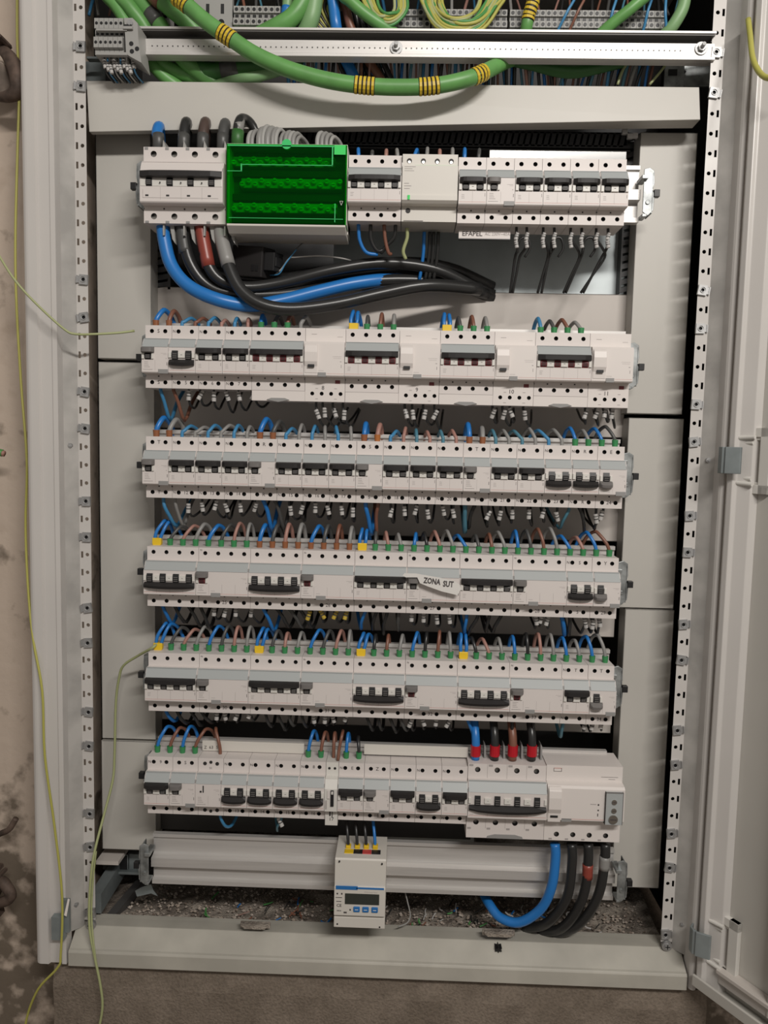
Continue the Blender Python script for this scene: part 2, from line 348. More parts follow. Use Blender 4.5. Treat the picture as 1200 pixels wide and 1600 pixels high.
panel('middle light grey cover panel right of rows three and four', [(978, 652), (1067, 655), (1054, 952), (972, 949)], YS)
panel('lowest light grey cover panel right of the bottom rows', [(972, 951), (1054, 954), (1029, 1388), (960, 1386)], YS)
YG = .085
def gap(label, xl, yl, xr, yr, zrow=None, bot=None, mats='panel_pinkish'):
    P = at(xl, yl, YG); Q = at(xr, yr, YG); R_ = at(xl + 5, bot[0], YG); T = at(xr, bot[1], YG)
    za = (P.z + Q.z) / 2; zb = (R_.z + T.z) / 2; x0 = P.x; x1 = Q.x; t = .0015; b = MB()
    b.box(x0, x1, YG, YG + t, zb, za).box(x0, x1, YG, YG + .05, za - t, za).box(x0, x1, YG, YG + .05, zb, zb + t)
    put('trunking_cover', b.mesh('trunking_cover', mats, .0005), cab, (0, 0, CZ), label=label)
gap('wide grey trunking cover behind wires above the second row', 237, 448, 985, 460, bot=(520, 533))
gap('wide grey trunking cover between second and third rows', 245, 596, 977, 612, bot=(669, 684))
gap('wide grey trunking cover between third and fourth rows', 245, 772, 971, 790, bot=(829, 836 + 10))
gap('wide grey trunking cover between fourth and fifth rows', 245, 940, 961, 958, bot=(977, 995))
gap('wide grey trunking cover between fifth and bottom rows', 247, 1105, 955, 1120, bot=(1125, 1145))
# top channel cover, bent lower edge
y0 = .012; A = at(135, 131, y0); B = at(1093, 131, y0)
b = MB(); za = (at(135, 131, y0).z + at(1093, 131, y0).z) / 2; zl = at(140, 206, y0).z; zr = at(1095, 188, y0).z
b.add([(A.x, y0, za), (B.x, y0, za), (B.x + .003, y0 - .002, zr), (A.x + .003, y0, zl), (A.x, y0 + .002, za), (B.x, y0 + .002, za), (B.x + .003, y0 + .026, zr), (A.x + .003, y0 + .010, zl)],
      [(0, 3, 2, 1), (3, 7, 6, 2), (4, 5, 6, 7), (0, 1, 5, 4), (0, 4, 7, 3), (1, 2, 6, 5)])
b.box(A.x, B.x, y0, y0 + .06, za - .0015, za)
put('channel_cover', b.mesh('channel_cover', 'panel', .0008), cab, (0, 0, CZ), label='wide light grey channel cover across the cabinet above the top row')
# inner galvanised plates and black back
for (a, lab) in (((522, 350, 986, 470, .105), 'galvanised backing plate behind the wires under the top row'), ((590, 1270, 740, 1330, .12), 'galvanised backing plate glimpsed under the bottom row')):
    thing('backing_plate', lab, 'plate', me=bx(*a[:4], a[4], .003).mesh('backing_plate', 'zinc_sheet'))
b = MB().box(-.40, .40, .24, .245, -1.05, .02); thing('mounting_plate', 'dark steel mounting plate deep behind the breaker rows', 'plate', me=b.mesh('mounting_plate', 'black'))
bx_ = bx(245, 1268, 735, 1312, .075, .003); thing('backing_plate', 'dark grey plate in the gap above the empty rail', 'plate', me=bx_.mesh('backing_plate', 'inner_grey'))
# slotted wiring ducts
def duct(label, p0, p1, y, step, vertical=False, slant=0):
    a = at(*p0, y); c = at(*p1, y); b = MB(); g = MB()
    b.box(a.x, c.x, y + .035, y + .037, c.z, a.z)
    if not vertical:
        b.box(a.x, c.x, y, y + .037, a.z - .002, a.z).box(a.x, c.x, y, y + .037, c.z - .006, c.z - .002).box(a.x, c.x, y, y + .001, c.z - .004, c.z + .002)
        k = int((c.x - a.x) / step)
        for i in range(k): x = a.x + step * i; g.add([(x, y, c.z), (x + step * .66, y, c.z), (x + step * .66 + slant, y, a.z), (x + slant, y, a.z), (x, y + .002, c.z), (x + step * .66, y + .002, c.z), (x + step * .66 + slant, y + .002, a.z), (x + slant, y + .002, a.z)], [(0, 1, 2, 3), (7, 6, 5, 4), (0, 4, 5, 1), (1, 5, 6, 2), (2, 6, 7, 3), (3, 7, 4, 0)])
    else:
        b.box(a.x - .002, a.x, y, y + .037, c.z, a.z).box(c.x, c.x + .004, y, y + .037, c.z, a.z)
        k = int((a.z - c.z) / step)
        for i in range(k): z = c.z + step * i; g.add([(a.x, y, z), (c.x, y, z + slant), (c.x, y, z + slant + step * .66), (a.x, y, z + step * .66), (a.x, y + .002, z), (c.x, y + .002, z + slant), (c.x, y + .002, z + slant + step * .66), (a.x, y + .002, z + step * .66)], [(0, 1, 2, 3), (7, 6, 5, 4), (0, 4, 5, 1), (1, 5, 6, 2), (2, 6, 7, 3), (3, 7, 4, 0)])
    t = thing('wiring_duct', label, 'cable duct'); put('duct_body', b.mesh('duct_body', 'duct'), t); put('duct_fingers', g.mesh('duct_fingers', 'duct'), t, kind='stuff')
duct('black slotted wiring duct running above the top row', (372, 200), (985, 230), .075, .0088, False, .004)
duct('black upright slotted wiring duct right of the top row', (982, 206), (1001, 458), .085, .011, True, .008)
duct('black upright slotted wiring duct at left below the top row', (237, 350), (262, 452), .085, .011, True, .004)
for k, (px, py) in enumerate(((977, 205), (985, 212), (993, 211))):
    thing('cable_tie_head', 'small white cable tie head above the right duct, %s from left' % ORD[k], 'cable tie', 'cable tie heads above the right duct', me=bx(px - 4, py - 4, px + 4, py + 4, .045, .006).mesh('cable_tie_head', 'marker', .0006))
# ------------------------------------------------------------------ rails
RP = [(.004, -.037), (-.008, -.037), (-.008, -.031), (-.001, -.029), (0, -.011), (-.003, -.010), (-.012, -.009), (-.012, .004), (-.003, .006), (0, .008), (0, .030), (-.004, .032), (-.004, .037), (.004, .037), (.004, .030), (.006, .02), (.006, -.02)]
def bracket_mesh(side):
    b = MB(); s = side
    b.poly([(0, .030), (s * .007, .032), (s * .013, .028), (s * .014, .012), (s * .012, .004), (s * .015, -.004), (s * .014, -.022), (s * .007, -.029), (0, -.024)], -.020, -.018)
    b.box(*sorted((s * .011, s * .0125)), -.020, .006, -.026, .026); b.box(*sorted((0, s * .006)), -.020, .0, -.030, -.026); b.box(*sorted((-s * .004, s * .004)), -.026, -.0, .016, .021)
    b.cyl((s * .006, -.0215, -.012), (s * .006, -.018, -.012), .003, 0, 10)
    return b.mesh('rail_bracket', 'galvanised', .0005)
def peg_mesh(side): b = MB(); b.box(*sorted((side * .0135, side * .021)), -.022, -.014, -.005, .004); return b.mesh('bracket_peg', 'black', .0005)
BM = {s: (bracket_mesh(s), peg_mesh(s)) for s in (-1, 1)}
def rail(zc, x0, x1, y, label, br=True, dz=0):
    t = thing('mounting_rail', label, 'rail', loc=(0, y, zc)); put('rail_profile', MB().prism(RP, x0, x1).mesh('rail_profile', 'aluminium'), t)
    for s, x in ((-1, x0), (1, x1)):
        if br:
            o = put('end_bracket', BM[s][0], t, (x, -.004, dz)); put('bracket_peg', BM[s][1], o, (0, 0, 0))
    return t
ROWS = {1: -.1835, 2: -.4035, 3: -.5497, 4: -.698, 5: -.845, 6: -.9923}
for r, zc in ROWS.items():
    if r == 1: rail(zc + .008, -.324, .327, .012, 'aluminium mounting rail carrying the top row devices', dz=-.004)
    else: rail(zc + .014, -.3215, .3215 if r < 6 else .324, .022, 'aluminium mounting rail carrying the %s breaker row' % ROWN[r], dz=-.012)
rail(-1.1235, -.329, .3415, .02, 'empty wide aluminium rail carrying only the energy meter')
# ------------------------------------------------------------------ modular devices
P0 = .0177
HP = HALF
def profile(h=1, deep=.064, sk=None):
    z = lambda v: v * h
    lo = -.041 * h if sk is None else sk
    return [(deep, lo), (D, lo), (D, z(-.0228)), (.0012, z(-.0224)), (0, z(-.0212)), (0, z(.0108)), (.0075, z(.0222)), (.009, z(.0226)), (D, z(.0228)), (D, z(.041)), (.05, z(.041)), (deep, z(.036))]
def body(n, pitch=P0, h=1, holes='both', hr=.0028, metal=False, sk=None, topx=None, botx=None):
    b = MB(); w = n * pitch; e = .00022; pr = profile(h, sk=sk)
    skip = [i for i in (1, 8) if (i == 1 and holes in ('both', 'bottom')) or (i == 8 and holes in ('both', 'top'))]
    b.prism(pr, e, w - e, 0, skip)
    for i in range(n):
        xa = max(e, i * pitch); xb = min(w - e, (i + 1) * pitch); c = (i + .5) * pitch
        if 8 in skip: b.plate(xa, xb, .0228 * h, .041 * h, D, c, .0335 * h, hr, hr, 0, 1, .006, 16, mfloor=2 if metal else 1)
        if 1 in skip: b.plate(xa, xb, -.041 * h if sk is None else sk, -.0228 * h, D, c, -.0335 * h, hr, hr, 0, 1, .006, 16, mfloor=2 if metal else 1)
    for i in range(1, n):                 # shallow seam lines between poles on the label field
        b.box(i * pitch - .00012, i * pitch + .00012, -.0001, .0004, -.0195 * h, -.006 * h, 3)
        b.box(i * pitch - .00012, i * pitch + .00012, D - .0002, D + .0005, .0228 * h, .041 * h, 3) if n > 2 and False else None
    for i in range(0, n + 1):
        if holes != 'none': b.box(max(.0003, i * pitch - .0009), min(w - .0003, i * pitch + .0009), D - .0004, D + .001, -.0262 * h, -.0246 * h, 1)
    return b
BM_ = ['white', 'hole', 'terminal_metal', 'print_grey']
def handle(n, pitch, up, h=1, m='charcoal', w=None, big=False):
    b = MB(); W_ = (n * pitch - .0028) if w is None else w; z0, z1 = ((.0030, .0108) if up else (-.0135, -.0052)); z0 *= h; z1 *= h; K = 8
    ring = []
    for k in range(K + 1):
        t = k / K; u = 2 * t - 1; x = -W_ / 2 + W_ * t; bow = (1 - u * u); en = 1 - .45 * abs(u) ** 8
        zt = z1 - (0 if up else 0) ; zb = z0 + (1 - bow) * (.0012 if not big else .003) * (1 if not up or big else .3)
        yf = -.0075 * en - .0012 * bow; zm = (zt + zb) / 2
        if not up: ring += [(x, .002, zt + .001), (x, -.003 * en, zt), (x, yf, zm), (x, yf * .9, zb + .0008), (x, yf * .6, zb), (x, .001, zb + .001)]
        else: ring += [(x, .004, zt), (x, yf * .6, zt - .0002), (x, yf, zt - .0016), (x, yf, zb + .001), (x, yf * .55, zb), (x, .001, zb + .001)]
    n6 = 6
    f = [(i * n6 + j, i * n6 + (j + 1) % n6, (i + 1) * n6 + (j + 1) % n6, (i + 1) * n6 + j) for i in range(K) for j in range(n6)] + [tuple(range(n6))[::-1], tuple(range(K * n6, K * n6 + n6))]
    return b.add(ring, f).mesh('handle', m)
def toggle(up, h=1, red=False, w=.0078):
    b = MB(); za, zb = ((-.0052, .0034) if up else (-.0062, .0068)); za *= h; zb *= h
    pr = [(.001, za), (-.0006, za), (-.0022, za + (zb - za) * .3), (-.0024, za + (zb - za) * .6), (-.0012, zb), (.001, zb)]
    b.prism(pr, -w / 2, w / 2, 0)
    for q in (.25, .45, .65): zz = za + (zb - za) * q; b.box(-w * .36, w * .36, -.0028, -.0018, zz - .0004, zz + .0004, 1)
    return b.mesh('toggle', ['red_dark' if red else 'black', 'handle_grey' if not red else 'charcoal'])
def win(n, pitch, h=1, m='window_grey'):
    b = MB(); w = n * pitch; e = .0011
    b.add([(e, -.0006, .0112 * h), (w - e, -.0006, .0112 * h), (w - e, .0066, .0222 * h), (e, .0066, .0222 * h), (e, .0008, .0112 * h), (w - e, .0008, .0112 * h), (w - e, .0082, .0224 * h), (e, .0082, .0224 * h)],
          [(0, 1, 2, 3), (7, 6, 5, 4), (0, 4, 5, 1), (1, 5, 6, 2), (2, 6, 7, 3), (3, 7, 4, 0)]).box(e, w - e, .0060, .0092, .0222 * h, .0229 * h, 0)
    for xx_ in (.0003, w - .0011): b.add([(xx_, .0002, .0112 * h), (xx_ + .0008, .0002, .0112 * h), (xx_ + .0008, .0076, .0222 * h), (xx_, .0076, .0222 * h)], [(0, 1, 2, 3)], 1)
    return b.mesh('label_window', [m, 'grey_plastic'])
def tabs(n, pitch, up, h=1, first=True):
    b = MB(); zc = (-.0008 if up else .0012) * h
    for i in range(0, n + 1):
        x = i * pitch; xa, xb = (x - .0045, x + .0045)
        if i == 0: xa = .0006; xb = .0042
        if i == n: xb = x - .0006; xa = x - .0042
        b.box(xa, xb, -.0022, .0004, zc - .0038, zc + .0034, 0)
        if 0 < i < n: b.box(x - .0013, x + .0013, -.0024, -.002, zc - .0004, zc + .0005, 1)
    return b.mesh('pole_tabs', ['white_cool', 'ink'], .0004)
def prints(kind, w, up, h=1):
    b = MB(); y = -.00012; rnd = random.Random(len(kind) * 7 + int(w * 1e4))
    def bar(x0, x1, z0, z1, m): b.box(x0, x1, y, y + .0004, z0 * h, z1 * h, m)
    if kind == 'mcb':
        if up:
            bar(.0010, w - .001, -.0192, -.0189, 0)
            for k in range(3): bar(.004, .004 + rnd.uniform(.003, .005), -.0105 - .002 * k, -.0100 - .002 * k, 1)
            bar(w - .0022, w - .0018, -.012, -.008, 2)
        else: bar(.0010, w - .001, -.0186, -.0183, 0); bar(.003, .008, -.0172, -.0168, 1)
    elif kind == 'rcd':
        for k in range(4): bar(.0035, .0035 + rnd.uniform(.004, .0085), -.0085 - .0022 * k, -.0079 - .0022 * k, 1)
        bar(.002, .0145, -.0182, -.0179, 2)
        bar(w - .010, w - .0025, .0028, .0031, 1); bar(w - .007, w - .0025, .0013, .0016, 1); bar(w - .0035, w - .0025, -.004, -.003, 1)
        bar(w - .0022, w - .0016, -.0125, -.0085, 2)
        if w > .05: bar(.026, w - .001, -.0192, -.0189, 0); bar(.0205, .026, -.0152, -.0148, 1)
    return b.mesh('printing', ['red_line', 'print_grey', 'ink'])
CACHE = {}
def dev(kind, n, up, red=False, pitch=P0, h=1):
    key = (kind, n, up, red, pitch, h)
    if key in CACHE: return CACHE[key]
    w = n * pitch; L = []
    if kind == 'mcb':
        L.append(('body', body(n, pitch, h, hr=.0028 if h == 1 else .0036, metal=h > 1).mesh('body', BM_), (0, 0, 0)))
        L.append(('label_window', win(n, pitch, h, 'window_grey' if h == 1 else 'white_cool'), (0, 0, 0)))
        L.append(('handle', handle(n, pitch, up, h, big=h > 1), (w / 2, 0, 0)))
        tg = toggle(up, h, red)
        for i in range(n): L.append(('toggle', tg, ((i + .5) * pitch, 0, 0)))
        L.append(('pole_tabs', tabs(n, pitch, up, h), (0, 0, 0)))
        L.append(('printing', prints('mcb', w, up, h), (0, 0, 0)))
    if kind == 'rcd':
        L.append(('body', body(n, pitch, h).mesh('body', BM_), (0, 0, 0)))
        L.append(('label_window', win(n, pitch, h), (0, 0, 0)))
        L.append(('handle', handle(1, pitch, up, h, 'handle_grey', .0165), (.0087, 0, 0)))
        L.append(('toggle', toggle(up, h, red), (.0087, 0, 0)))
        L.append(('pole_tabs', MB().box(.0006, .0040, -.0020, .0004, -.0046, .0028).box(.0134, .0162, -.0020, .0004, -.0046, .0028).mesh('pole_tabs', 'white_cool', .0004), (0, 0, 0)))
        L.append(('printing', prints('rcd', w, up, h), (0, 0, 0)))
        xt = .0205 if n > 2 else w - .0135
        L.append(('release_tab', MB().box(xt, xt + .013, -.0006, .006, -.0232, -.0175).mesh('release_tab', 'grey_plastic', .0004), (0, 0, 0)))
    CACHE[key] = L; return L
def place(name, label, cat, group, L, x, z, sx=1, y=N):
    t = thing(name, label, cat, group, (x, y, z)); t.scale = (sx, 1, 1)
    for nm, me, loc in L: put(nm, me, t, loc)
    return t
def mark(t, s, x, z, y=D - .0003, size=.0062, m='ink'):
    o = put('marking', text_mesh(s, size, m), t, (x, y, z)); return o
# row layouts: (kind, modules, up, red)
M2, M2d, R2, R2d = ('mcb', 2, True), ('mcb', 2, False), ('rcd', 2, True), ('rcd', 2, False)
M4, M4d, R4 = ('mcb', 4, True), ('mcb', 4, False), ('rcd', 4, True)
ADD = ('add', 3, True)
LAY = {2: [R2, M2d, M2, M2] + [('mcb', 4, True, True), ADD] * 4,
       3: [R2, M2, M2, M2, R2, M2, M2, M2, R2, M2, M2, M2, R2, M2, M2, M2d, M2d, R2d],
       4: [M4d, ('rcd', 4, True, True), M4d, ('rcd', 4, True, True), M4, R4, M4, R4, M2d, R2d],
       5: [M4, R4, M4, R4, M4d, ('rcd', 4, True, True), M4d, ('rcd', 4, True, True), M2, R2d]}
XE = {2: (-.3214, .3166), 3: (-.3214, .3152), 4: (-.3205, .3147), 5: (-.3196, .3160)}
TOPM = {2: ['S', 'N', 'N', 'N'], 3: ['T', 'N', 'N', 'N', 'R', 'N', 'N', 'N', 'S', 'N', 'N', 'N', 'T', 'N', 'N', 'N', 'N R', 'E'], 4: {1: 'N', 3: 'N', 5: 'N', 7: 'N', 8: 'N S', 9: 'Y'}, 5: {1: 'N', 3: 'N', 5: 'N', 7: 'N', 8: 'N T', 9: 'T'}}
BOTM = {2: ['S', 'N 5', 'N 6', 'N 7'], 3: ['T', 'N12', 'N13', 'N14', 'R', 'N15', 'N16', 'N17', 'S', 'N18', 'N19', 'N20', 'T', 'N21', 'N22', 'N23', 'N R', '24'], 4: {1: '25', 3: '26', 5: '27', 7: '28', 8: 'N 5', 9: '29'}, 5: {1: '30', 3: '31', 5: '32', 7: '33', 8: 'N', 9: '34'}}
KN = {'mcb2': 'two pole breaker', 'mcb4': 'four pole breaker', 'rcd2': 'two pole residual device', 'rcd4': 'four pole residual block', 'add3': 'add-on block'}
TERM = {}
def marks(t, s, n, up, w):
    zz = .0335 if up else -.0335
    if s is None: return
    if s.startswith('N'):
        mark(t, 'N', .0033, zz + (.004 if n == 4 and up else (-.005 if n == 4 else 0)), size=.0052 if n < 4 else .0036)
        if len(s) > 1: mark(t, s[1:].strip(), w * .5 + .001, zz, size=.0062)
    else: mark(t, s, w * .5, zz, size=.0068)
for r, lay in LAY.items():
    x0, x1 = XE[r]; tot = sum(a[1] for a in lay); p = (x1 - x0) / tot; x = x0; z = ROWS[r]; sc = p / P0; cnt = 0; TERM[r] = [(x0 + p * (i + .5)) for i in range(tot)]; ci = {}
    for i, a in enumerate(lay):
        kind, n, up = a[:3]; red = len(a) > 3
        kk = kind + str(n); ci[kk] = ci.get(kk, 0) + 1
        if kind == 'add':
            w4 = 4 * P0; w = 3 * P0; b = MB(); sk = -.0545
            pr = [(.064, sk), (D, sk), (D, -.0228), (.0012, -.0224), (0, -.0212), (0, .0190), (.003, .0222), (D, .0235), (D, .041), (.05, .041), (.064, .036)]
            b.prism(pr, .0002, w - .0002, 0, (1,))
            b.box(.0002, w - .0002, D, D + .003, -.0345, -.0228, 0)
            for k in range(4): b.plate(.0002 if k == 0 else .0035 + .0125 * k, w - .0002 if k == 3 else .0035 + .0125 * (k + 1), sk, -.0345, D, .0098 + .0125 * k, -.0440, .0026, 0, 0, 1, .006, 16)
            for k in (0, 2):
                for zz in (-.0372, -.0508): b.box(.014 + .0125 * k, .0175 + .0125 * k, D - .0003, D, zz - .0003, zz + .0003, 3)
            b.prism([(.050, -.0545), (D + .0005, -.0545), (D + .0005, -.0412), (.050, -.0412)], -w4 + .0003, 0, 0)
            bd = b.mesh('body', ['add_on_white', 'hole', 'terminal_metal', 'print_grey'])
            sl = MB().prism([(.002, -.0185), (-.0006, -.0188), (-.0012, -.010), (-.0040, -.004), (-.0048, .008), (-.0036, .016), (0, .0195), (.004, .020)], .0012, .0180).mesh('slider', 'add_on_white', .0008)
            sw = MB().box(.0058, .0142, -.0046, -.001, -.0112, -.0078).mesh('slider_slot', 'black')
            cp = MB().poly([(-.015, .0), (-.009, .0022), (.009, .0022), (.015, 0), (.008, -.0015), (0, -.003), (-.008, -.0015)], -.0012, .0005).mesh('catch', 'grey_plastic')
            gt = MB().box(.0185, .0292, -.0008, .006, -.0232, -.0175).mesh('release_tab', 'grey_plastic', .0004)
            rs = MB().box(.0400, .0465, D - .0006, D + .002, -.0305, -.0262).mesh('test_mark', 'red_dark')
            pn = MB().box(.030, w - .001, -.0001, .0002, -.0192, -.0189, 0).box(.0375, w - .004, -.0001, .0002, .0028, .0031, 1).box(.0385, w - .0045, -.0001, .0002, .0006, .0009, 1).box(w - .006, w - .004, -.0001, .0002, -.004, -.003, 1).box(w - .0045, w - .0041, -.0001, .0002, -.0115, -.0075, 2).box(.019, .026, -.0001, .0002, -.0155, -.0151, 1).box(.042, w - .004, D - .0002, D, .030, .0304, 1).box(.008, .015, D - .0002, D, .0330, .0336, 1).mesh('printing', ['red_line', 'print_grey', 'ink'])
            L = [('body', bd, (0, 0, 0)), ('slider', sl, (0, 0, 0)), ('slider_slot', sw, (0, 0, 0)), ('catch', cp, (-w4 / 2, D, -.0530)), ('release_tab', gt, (0, 0, 0)), ('test_mark', rs, (0, 0, 0)), ('printing', pn, (0, 0, 0))]
            t = place('residual_current_add_on', 'plain white add-on block with slider, %s in the second row, marked %d' % (ORD[ci[kk] - 1], 7 + ci[kk]), 'add-on block', 'add-on blocks of the second row', L, x, z, sc)
            mark(t, str(7 + ci[kk]), .024, -.0335 - .003, size=.0075)
        else:
            L = dev(kind, n, up, red)
            st = ('handle up' if up else 'handle down')
            t = place('circuit_breaker' if kind == 'mcb' else 'residual_current_device', '%s, %s%s, %s such from left in %s row' % (KN[kk], 'dark ' if kind == 'mcb' else 'small grey ', st, ORD[ci[kk] - 1], ROWN[r]), 'breaker' if kind == 'mcb' else 'residual device', 'devices of the %s row' % ROWN[r], L, x, z, sc)
            tm = TOPM[r][i] if isinstance(TOPM[r], list) and i < len(TOPM[r]) else (TOPM[r].get(i) if isinstance(TOPM[r], dict) else None)
            bm_ = BOTM[r][i] if isinstance(BOTM[r], list) and i < len(BOTM[r]) else (BOTM[r].get(i) if isinstance(BOTM[r], dict) else None)
            marks(t, tm, n, True, n * P0); marks(t, bm_, n, False, n * P0)
        x += n * p
# ---- bottom row
z6 = ROWS[6]; p6 = (.1227 + .3216) / 25; x = -.3216; sc = p6 / P0
L6 = [M2, R2, ('tim', 2, True), M2d, M2d, M2d, M2d, ('aux', 1, True), M2, R2, M2, M2d, M2]
tk = ['N 9', 'S', None, 'N', 'N', 'N', 'N 8', None, 'N E', 'Z', 'N', 'N', 'N']; cc = {}; X6 = []
for i, a in enumerate(L6):
    kind, n, up = a; w = n * P0; kk = kind + str(n); cc[kk] = cc.get(kk, 0) + 1
    X6.append((x, n))
    if kind == 'tim':
        b = body(2, holes='none')
        for hx, hz, rr in ((.0095, .0335, .0026), (.0177, .0355, .0022), (.0265, .0335, .0026), (.0095, -.0335, .0026), (.0265, -.0335, .0026), (.0177, -.0350, .0022)): b.cyl((hx, D - .0004, hz), (hx, D + .003, hz), rr, 1, 14)
        L = [('body', b.mesh('body', BM_), (0, 0, 0)), ('label_window', win(2, P0), (0, 0, 0)), ('slide_switch', MB().box(.0105, .0118, -.0008, .001, -.001, .0085).box(.0065, .0088, -.0008, .001, -.001, .0012).mesh('slide_switch', 'black'), (0, 0, 0)), ('printing', prints('rcd', w, True), (0, 0, 0))]
        t = place('pulse_relay', 'white relay module with small vertical slide switch in the bottom row', 'relay', None, L, x, z6, sc)
        mark(t, '51', .0177, .0270, size=.004)
    elif kind == 'aux':
        b = MB().prism([(.06, -.0475), (D - .004, -.0475), (D - .004, -.0228), (.0, -.0220), (-.001, .010), (.005, .0215), (D, .0225), (D, .041), (.06, .041)], .0003, w - .0003)
        for hx in (.0048, .0125): b.cyl((hx, D - .0004, .0325), (hx, D + .003, .0325), .0018, 1, 12)
        b.box(.0085, .0128, -.0020, .001, -.014, .0085, 1).box(.004, .0078, -.0022, .001, -.003, .0085, 2).box(.002, .0033, -.0014, .001, -.018, -.006, 3).box(.006, .0078, D - .0046, D, -.034, -.0265, 1).box(.0095, .0105, D - .0046, D, -.036, -.0265, 1)
        L = [('body', b.mesh('body', ['white_cool', 'black', 'white', 'print_grey'], 0), (0, 0, 0)), ('lever', MB().box(.0095, .0120, -.0045, .0, .004, .0075).mesh('lever', 'white_cool', .0003), (0, 0, 0))]
        t = place('auxiliary_switch_module', 'narrow white auxiliary module with black slot in middle of bottom row', 'auxiliary module', None, L, x, z6, sc)
        mark(t, '17', .009, -.0385, D - .0046, .0068)
    else:
        L = dev(kind, n, up)
        t = place('circuit_breaker' if kind == 'mcb' else 'residual_current_device', '%s, %s, %s such from left in bottom row' % (KN[kk], ('dark ' if kind == 'mcb' else 'small grey ') + ('handle up' if up else 'handle down'), ORD[cc[kk] - 1]), 'breaker' if kind == 'mcb' else 'residual device', 'devices of the bottom row', L, x, z6, sc)
        marks(t, tk[i], n, True, w); marks(t, {3: 'N13', 4: 'N14', 5: 'N15', 6: 'N16', 8: 'N17', 9: '18', 10: 'N', 11: 'N', 12: 'N'}.get(i), n, False, w)
    x += n * p6
# main switch + big add-on in bottom row
PB = (.23 - .1227) / 4; HB = 1.12
b = body(4, PB, HB, hr=.0038, metal=True, sk=-.060)
for i in range(1, 4):
    b.box(i * PB - .0001, i * PB + .0001, D - .0004, D + .0003, .0258, .0455, 3); b.box(i * PB - .0001, i * PB + .0001, D - .0004, D + .0003, -.046, -.0258, 3)
for i in range(4):
    b.box(i * PB + .0018, i * PB + .0072, D - .0005, D + .001, .0425, .0452, 3); b.box(i * PB + .0018, i * PB + .0065, D - .0005, D + .001, -.0475, -.0450, 3)
Lm = [('body', b.mesh('body', BM_), (0, 0, 0)), ('label_window', win(4, PB, HB), (0, 0, 0)), ('handle', handle(4, PB, False, HB, big=True), (2 * PB, 0, 0))]
for i in range(4): Lm.append(('toggle', toggle(False, HB), ((i + .5) * PB - .0005, 0, 0)))
Lm.append(('pole_tabs', tabs(4, PB, False, HB), (0, 0, 0))); Lm.append(('printing', prints('mcb', 4 * PB, False, HB), (0, 0, 0)))
Lm.append(('catch', MB().poly([(-.025, -.0018), (-.024, .0012), (-.014, .0038), (.014, .0038), (.024, .0012), (.025, -.0018)], -.001, .0005).mesh('catch', 'grey_plastic'), (2 * PB, D, -.0580)))
place('main_circuit_breaker', 'large four pole main breaker with wide dark handle down in bottom row', 'breaker', None, Lm, .1229, z6)
w = .1043; b = MB(); sk = -.060
pr = [(.064, sk), (D, sk), (D, -.030), (D, -.0245), (.0012, -.024), (0, -.0228), (0, .0215), (.003, .0245), (D, .026), (D, .0475), (.064, .0475)]
b.prism(pr, .0003, w - .0003, 0, (1,))
for k in range(4):
    ca = .0175 + .0225 * k; b.plate(.0003 if k == 0 else ca - .01125, w - .0003 if k == 3 else ca + .01125, sk, -.030, D, ca, -.0510, .0036, 0, 0, 1, .006, 18, mfloor=2)
    b.box(ca - .0105, ca - .0062, D - .0005, D, -.0585, -.0565, 3)
b.box(.020, .020 + .08, -.0002, .001, -.0212, -.0208, 4)
bd = b.mesh('body', ['add_on_white', 'hole', 'terminal_metal', 'print_grey', 'red_line'])
sl = MB().prism([(.002, -.0255), (-.0008, -.0258), (-.0016, -.013), (-.0052, -.006), (-.0060, .010), (-.0046, .0195), (0, .0235), (.004, .024)], .0012, .0185).mesh('slider', 'add_on_white', .0008)
wn = MB().box(.0775, .1010, -.0035, .003, -.0255, .0195, 0).box(.0775, .1010, -.0040, -.003, .0188, .0200, 1).box(.1005, .1012, -.0040, .003, -.0255, .0195, 1).box(.0775, .0782, -.0040, .003, -.0255, .0195, 1)
wnm = wn.mesh('adjustment_window', ['window_grey', 'handle_grey'])
kn = MB(); [kn.cyl((.089, -.0050, q), (.089, -.003, q), .0034, 0, 16).box(.0866, .0914, -.0053, -.005, q - .0005, q + .0005, 1) for q in (.0065, -.0055)]; kn.cyl((.0885, -.0055, -.0175), (.0885, -.003, -.0175), .0060, 0, 18).box(.0845, .0925, -.0060, -.0055, -.0182, -.0168, 1)
La = [('body', bd, (0, 0, 0)), ('slider', sl, (0, 0, 0)), ('slider_slot', MB().box(.0045, .0145, -.0026, -.001, -.0185, -.0160).mesh('slider_slot', 'black'), (0, 0, 0)), ('adjustment_window', wnm, (0, 0, 0)), ('adjustment_dials', kn.mesh('adjustment_dials', ['terminal_metal', 'ink']), (0, 0, 0)),
      ('release_tab', MB().box(.020, .0335, -.0002, .006, -.0250, -.0205).mesh('release_tab', 'grey_plastic'), (0, 0, 0)),
      ('printing', MB().box(.010, .021, D - .0003, D, .0475 - .0045, .0475 - .0040, 1).box(.010, .0105, D - .0003, D, .0475 - .009, .0475 - .004, 0).box(.0205, .021, D - .0003, D, .0475 - .009, .0475 - .004, 0).box(.010, .021, D - .0003, D, .0475 - .009, .0475 - .0086, 0).box(.058, .066, -.0002, .001, .0005, .0009, 0).box(.068, .070, -.0002, .001, -.0010, .0014, 0).box(.068, .070, -.0002, .001, -.0085, -.0065, 0).box(.068, .0692, -.0002, .001, -.0160, -.0120, 0).box(.075, .098, D - .0003, D, .0325, .0328, 0).box(.085, .094, D - .0003, D, .0295, .0298, 0).mesh('printing', ['ink', 'red_line']), (0, 0, 0))]
place('residual_current_add_on', 'large white add-on block with round dials at right end of bottom row', 'add-on block', None, La, .2301, z6)
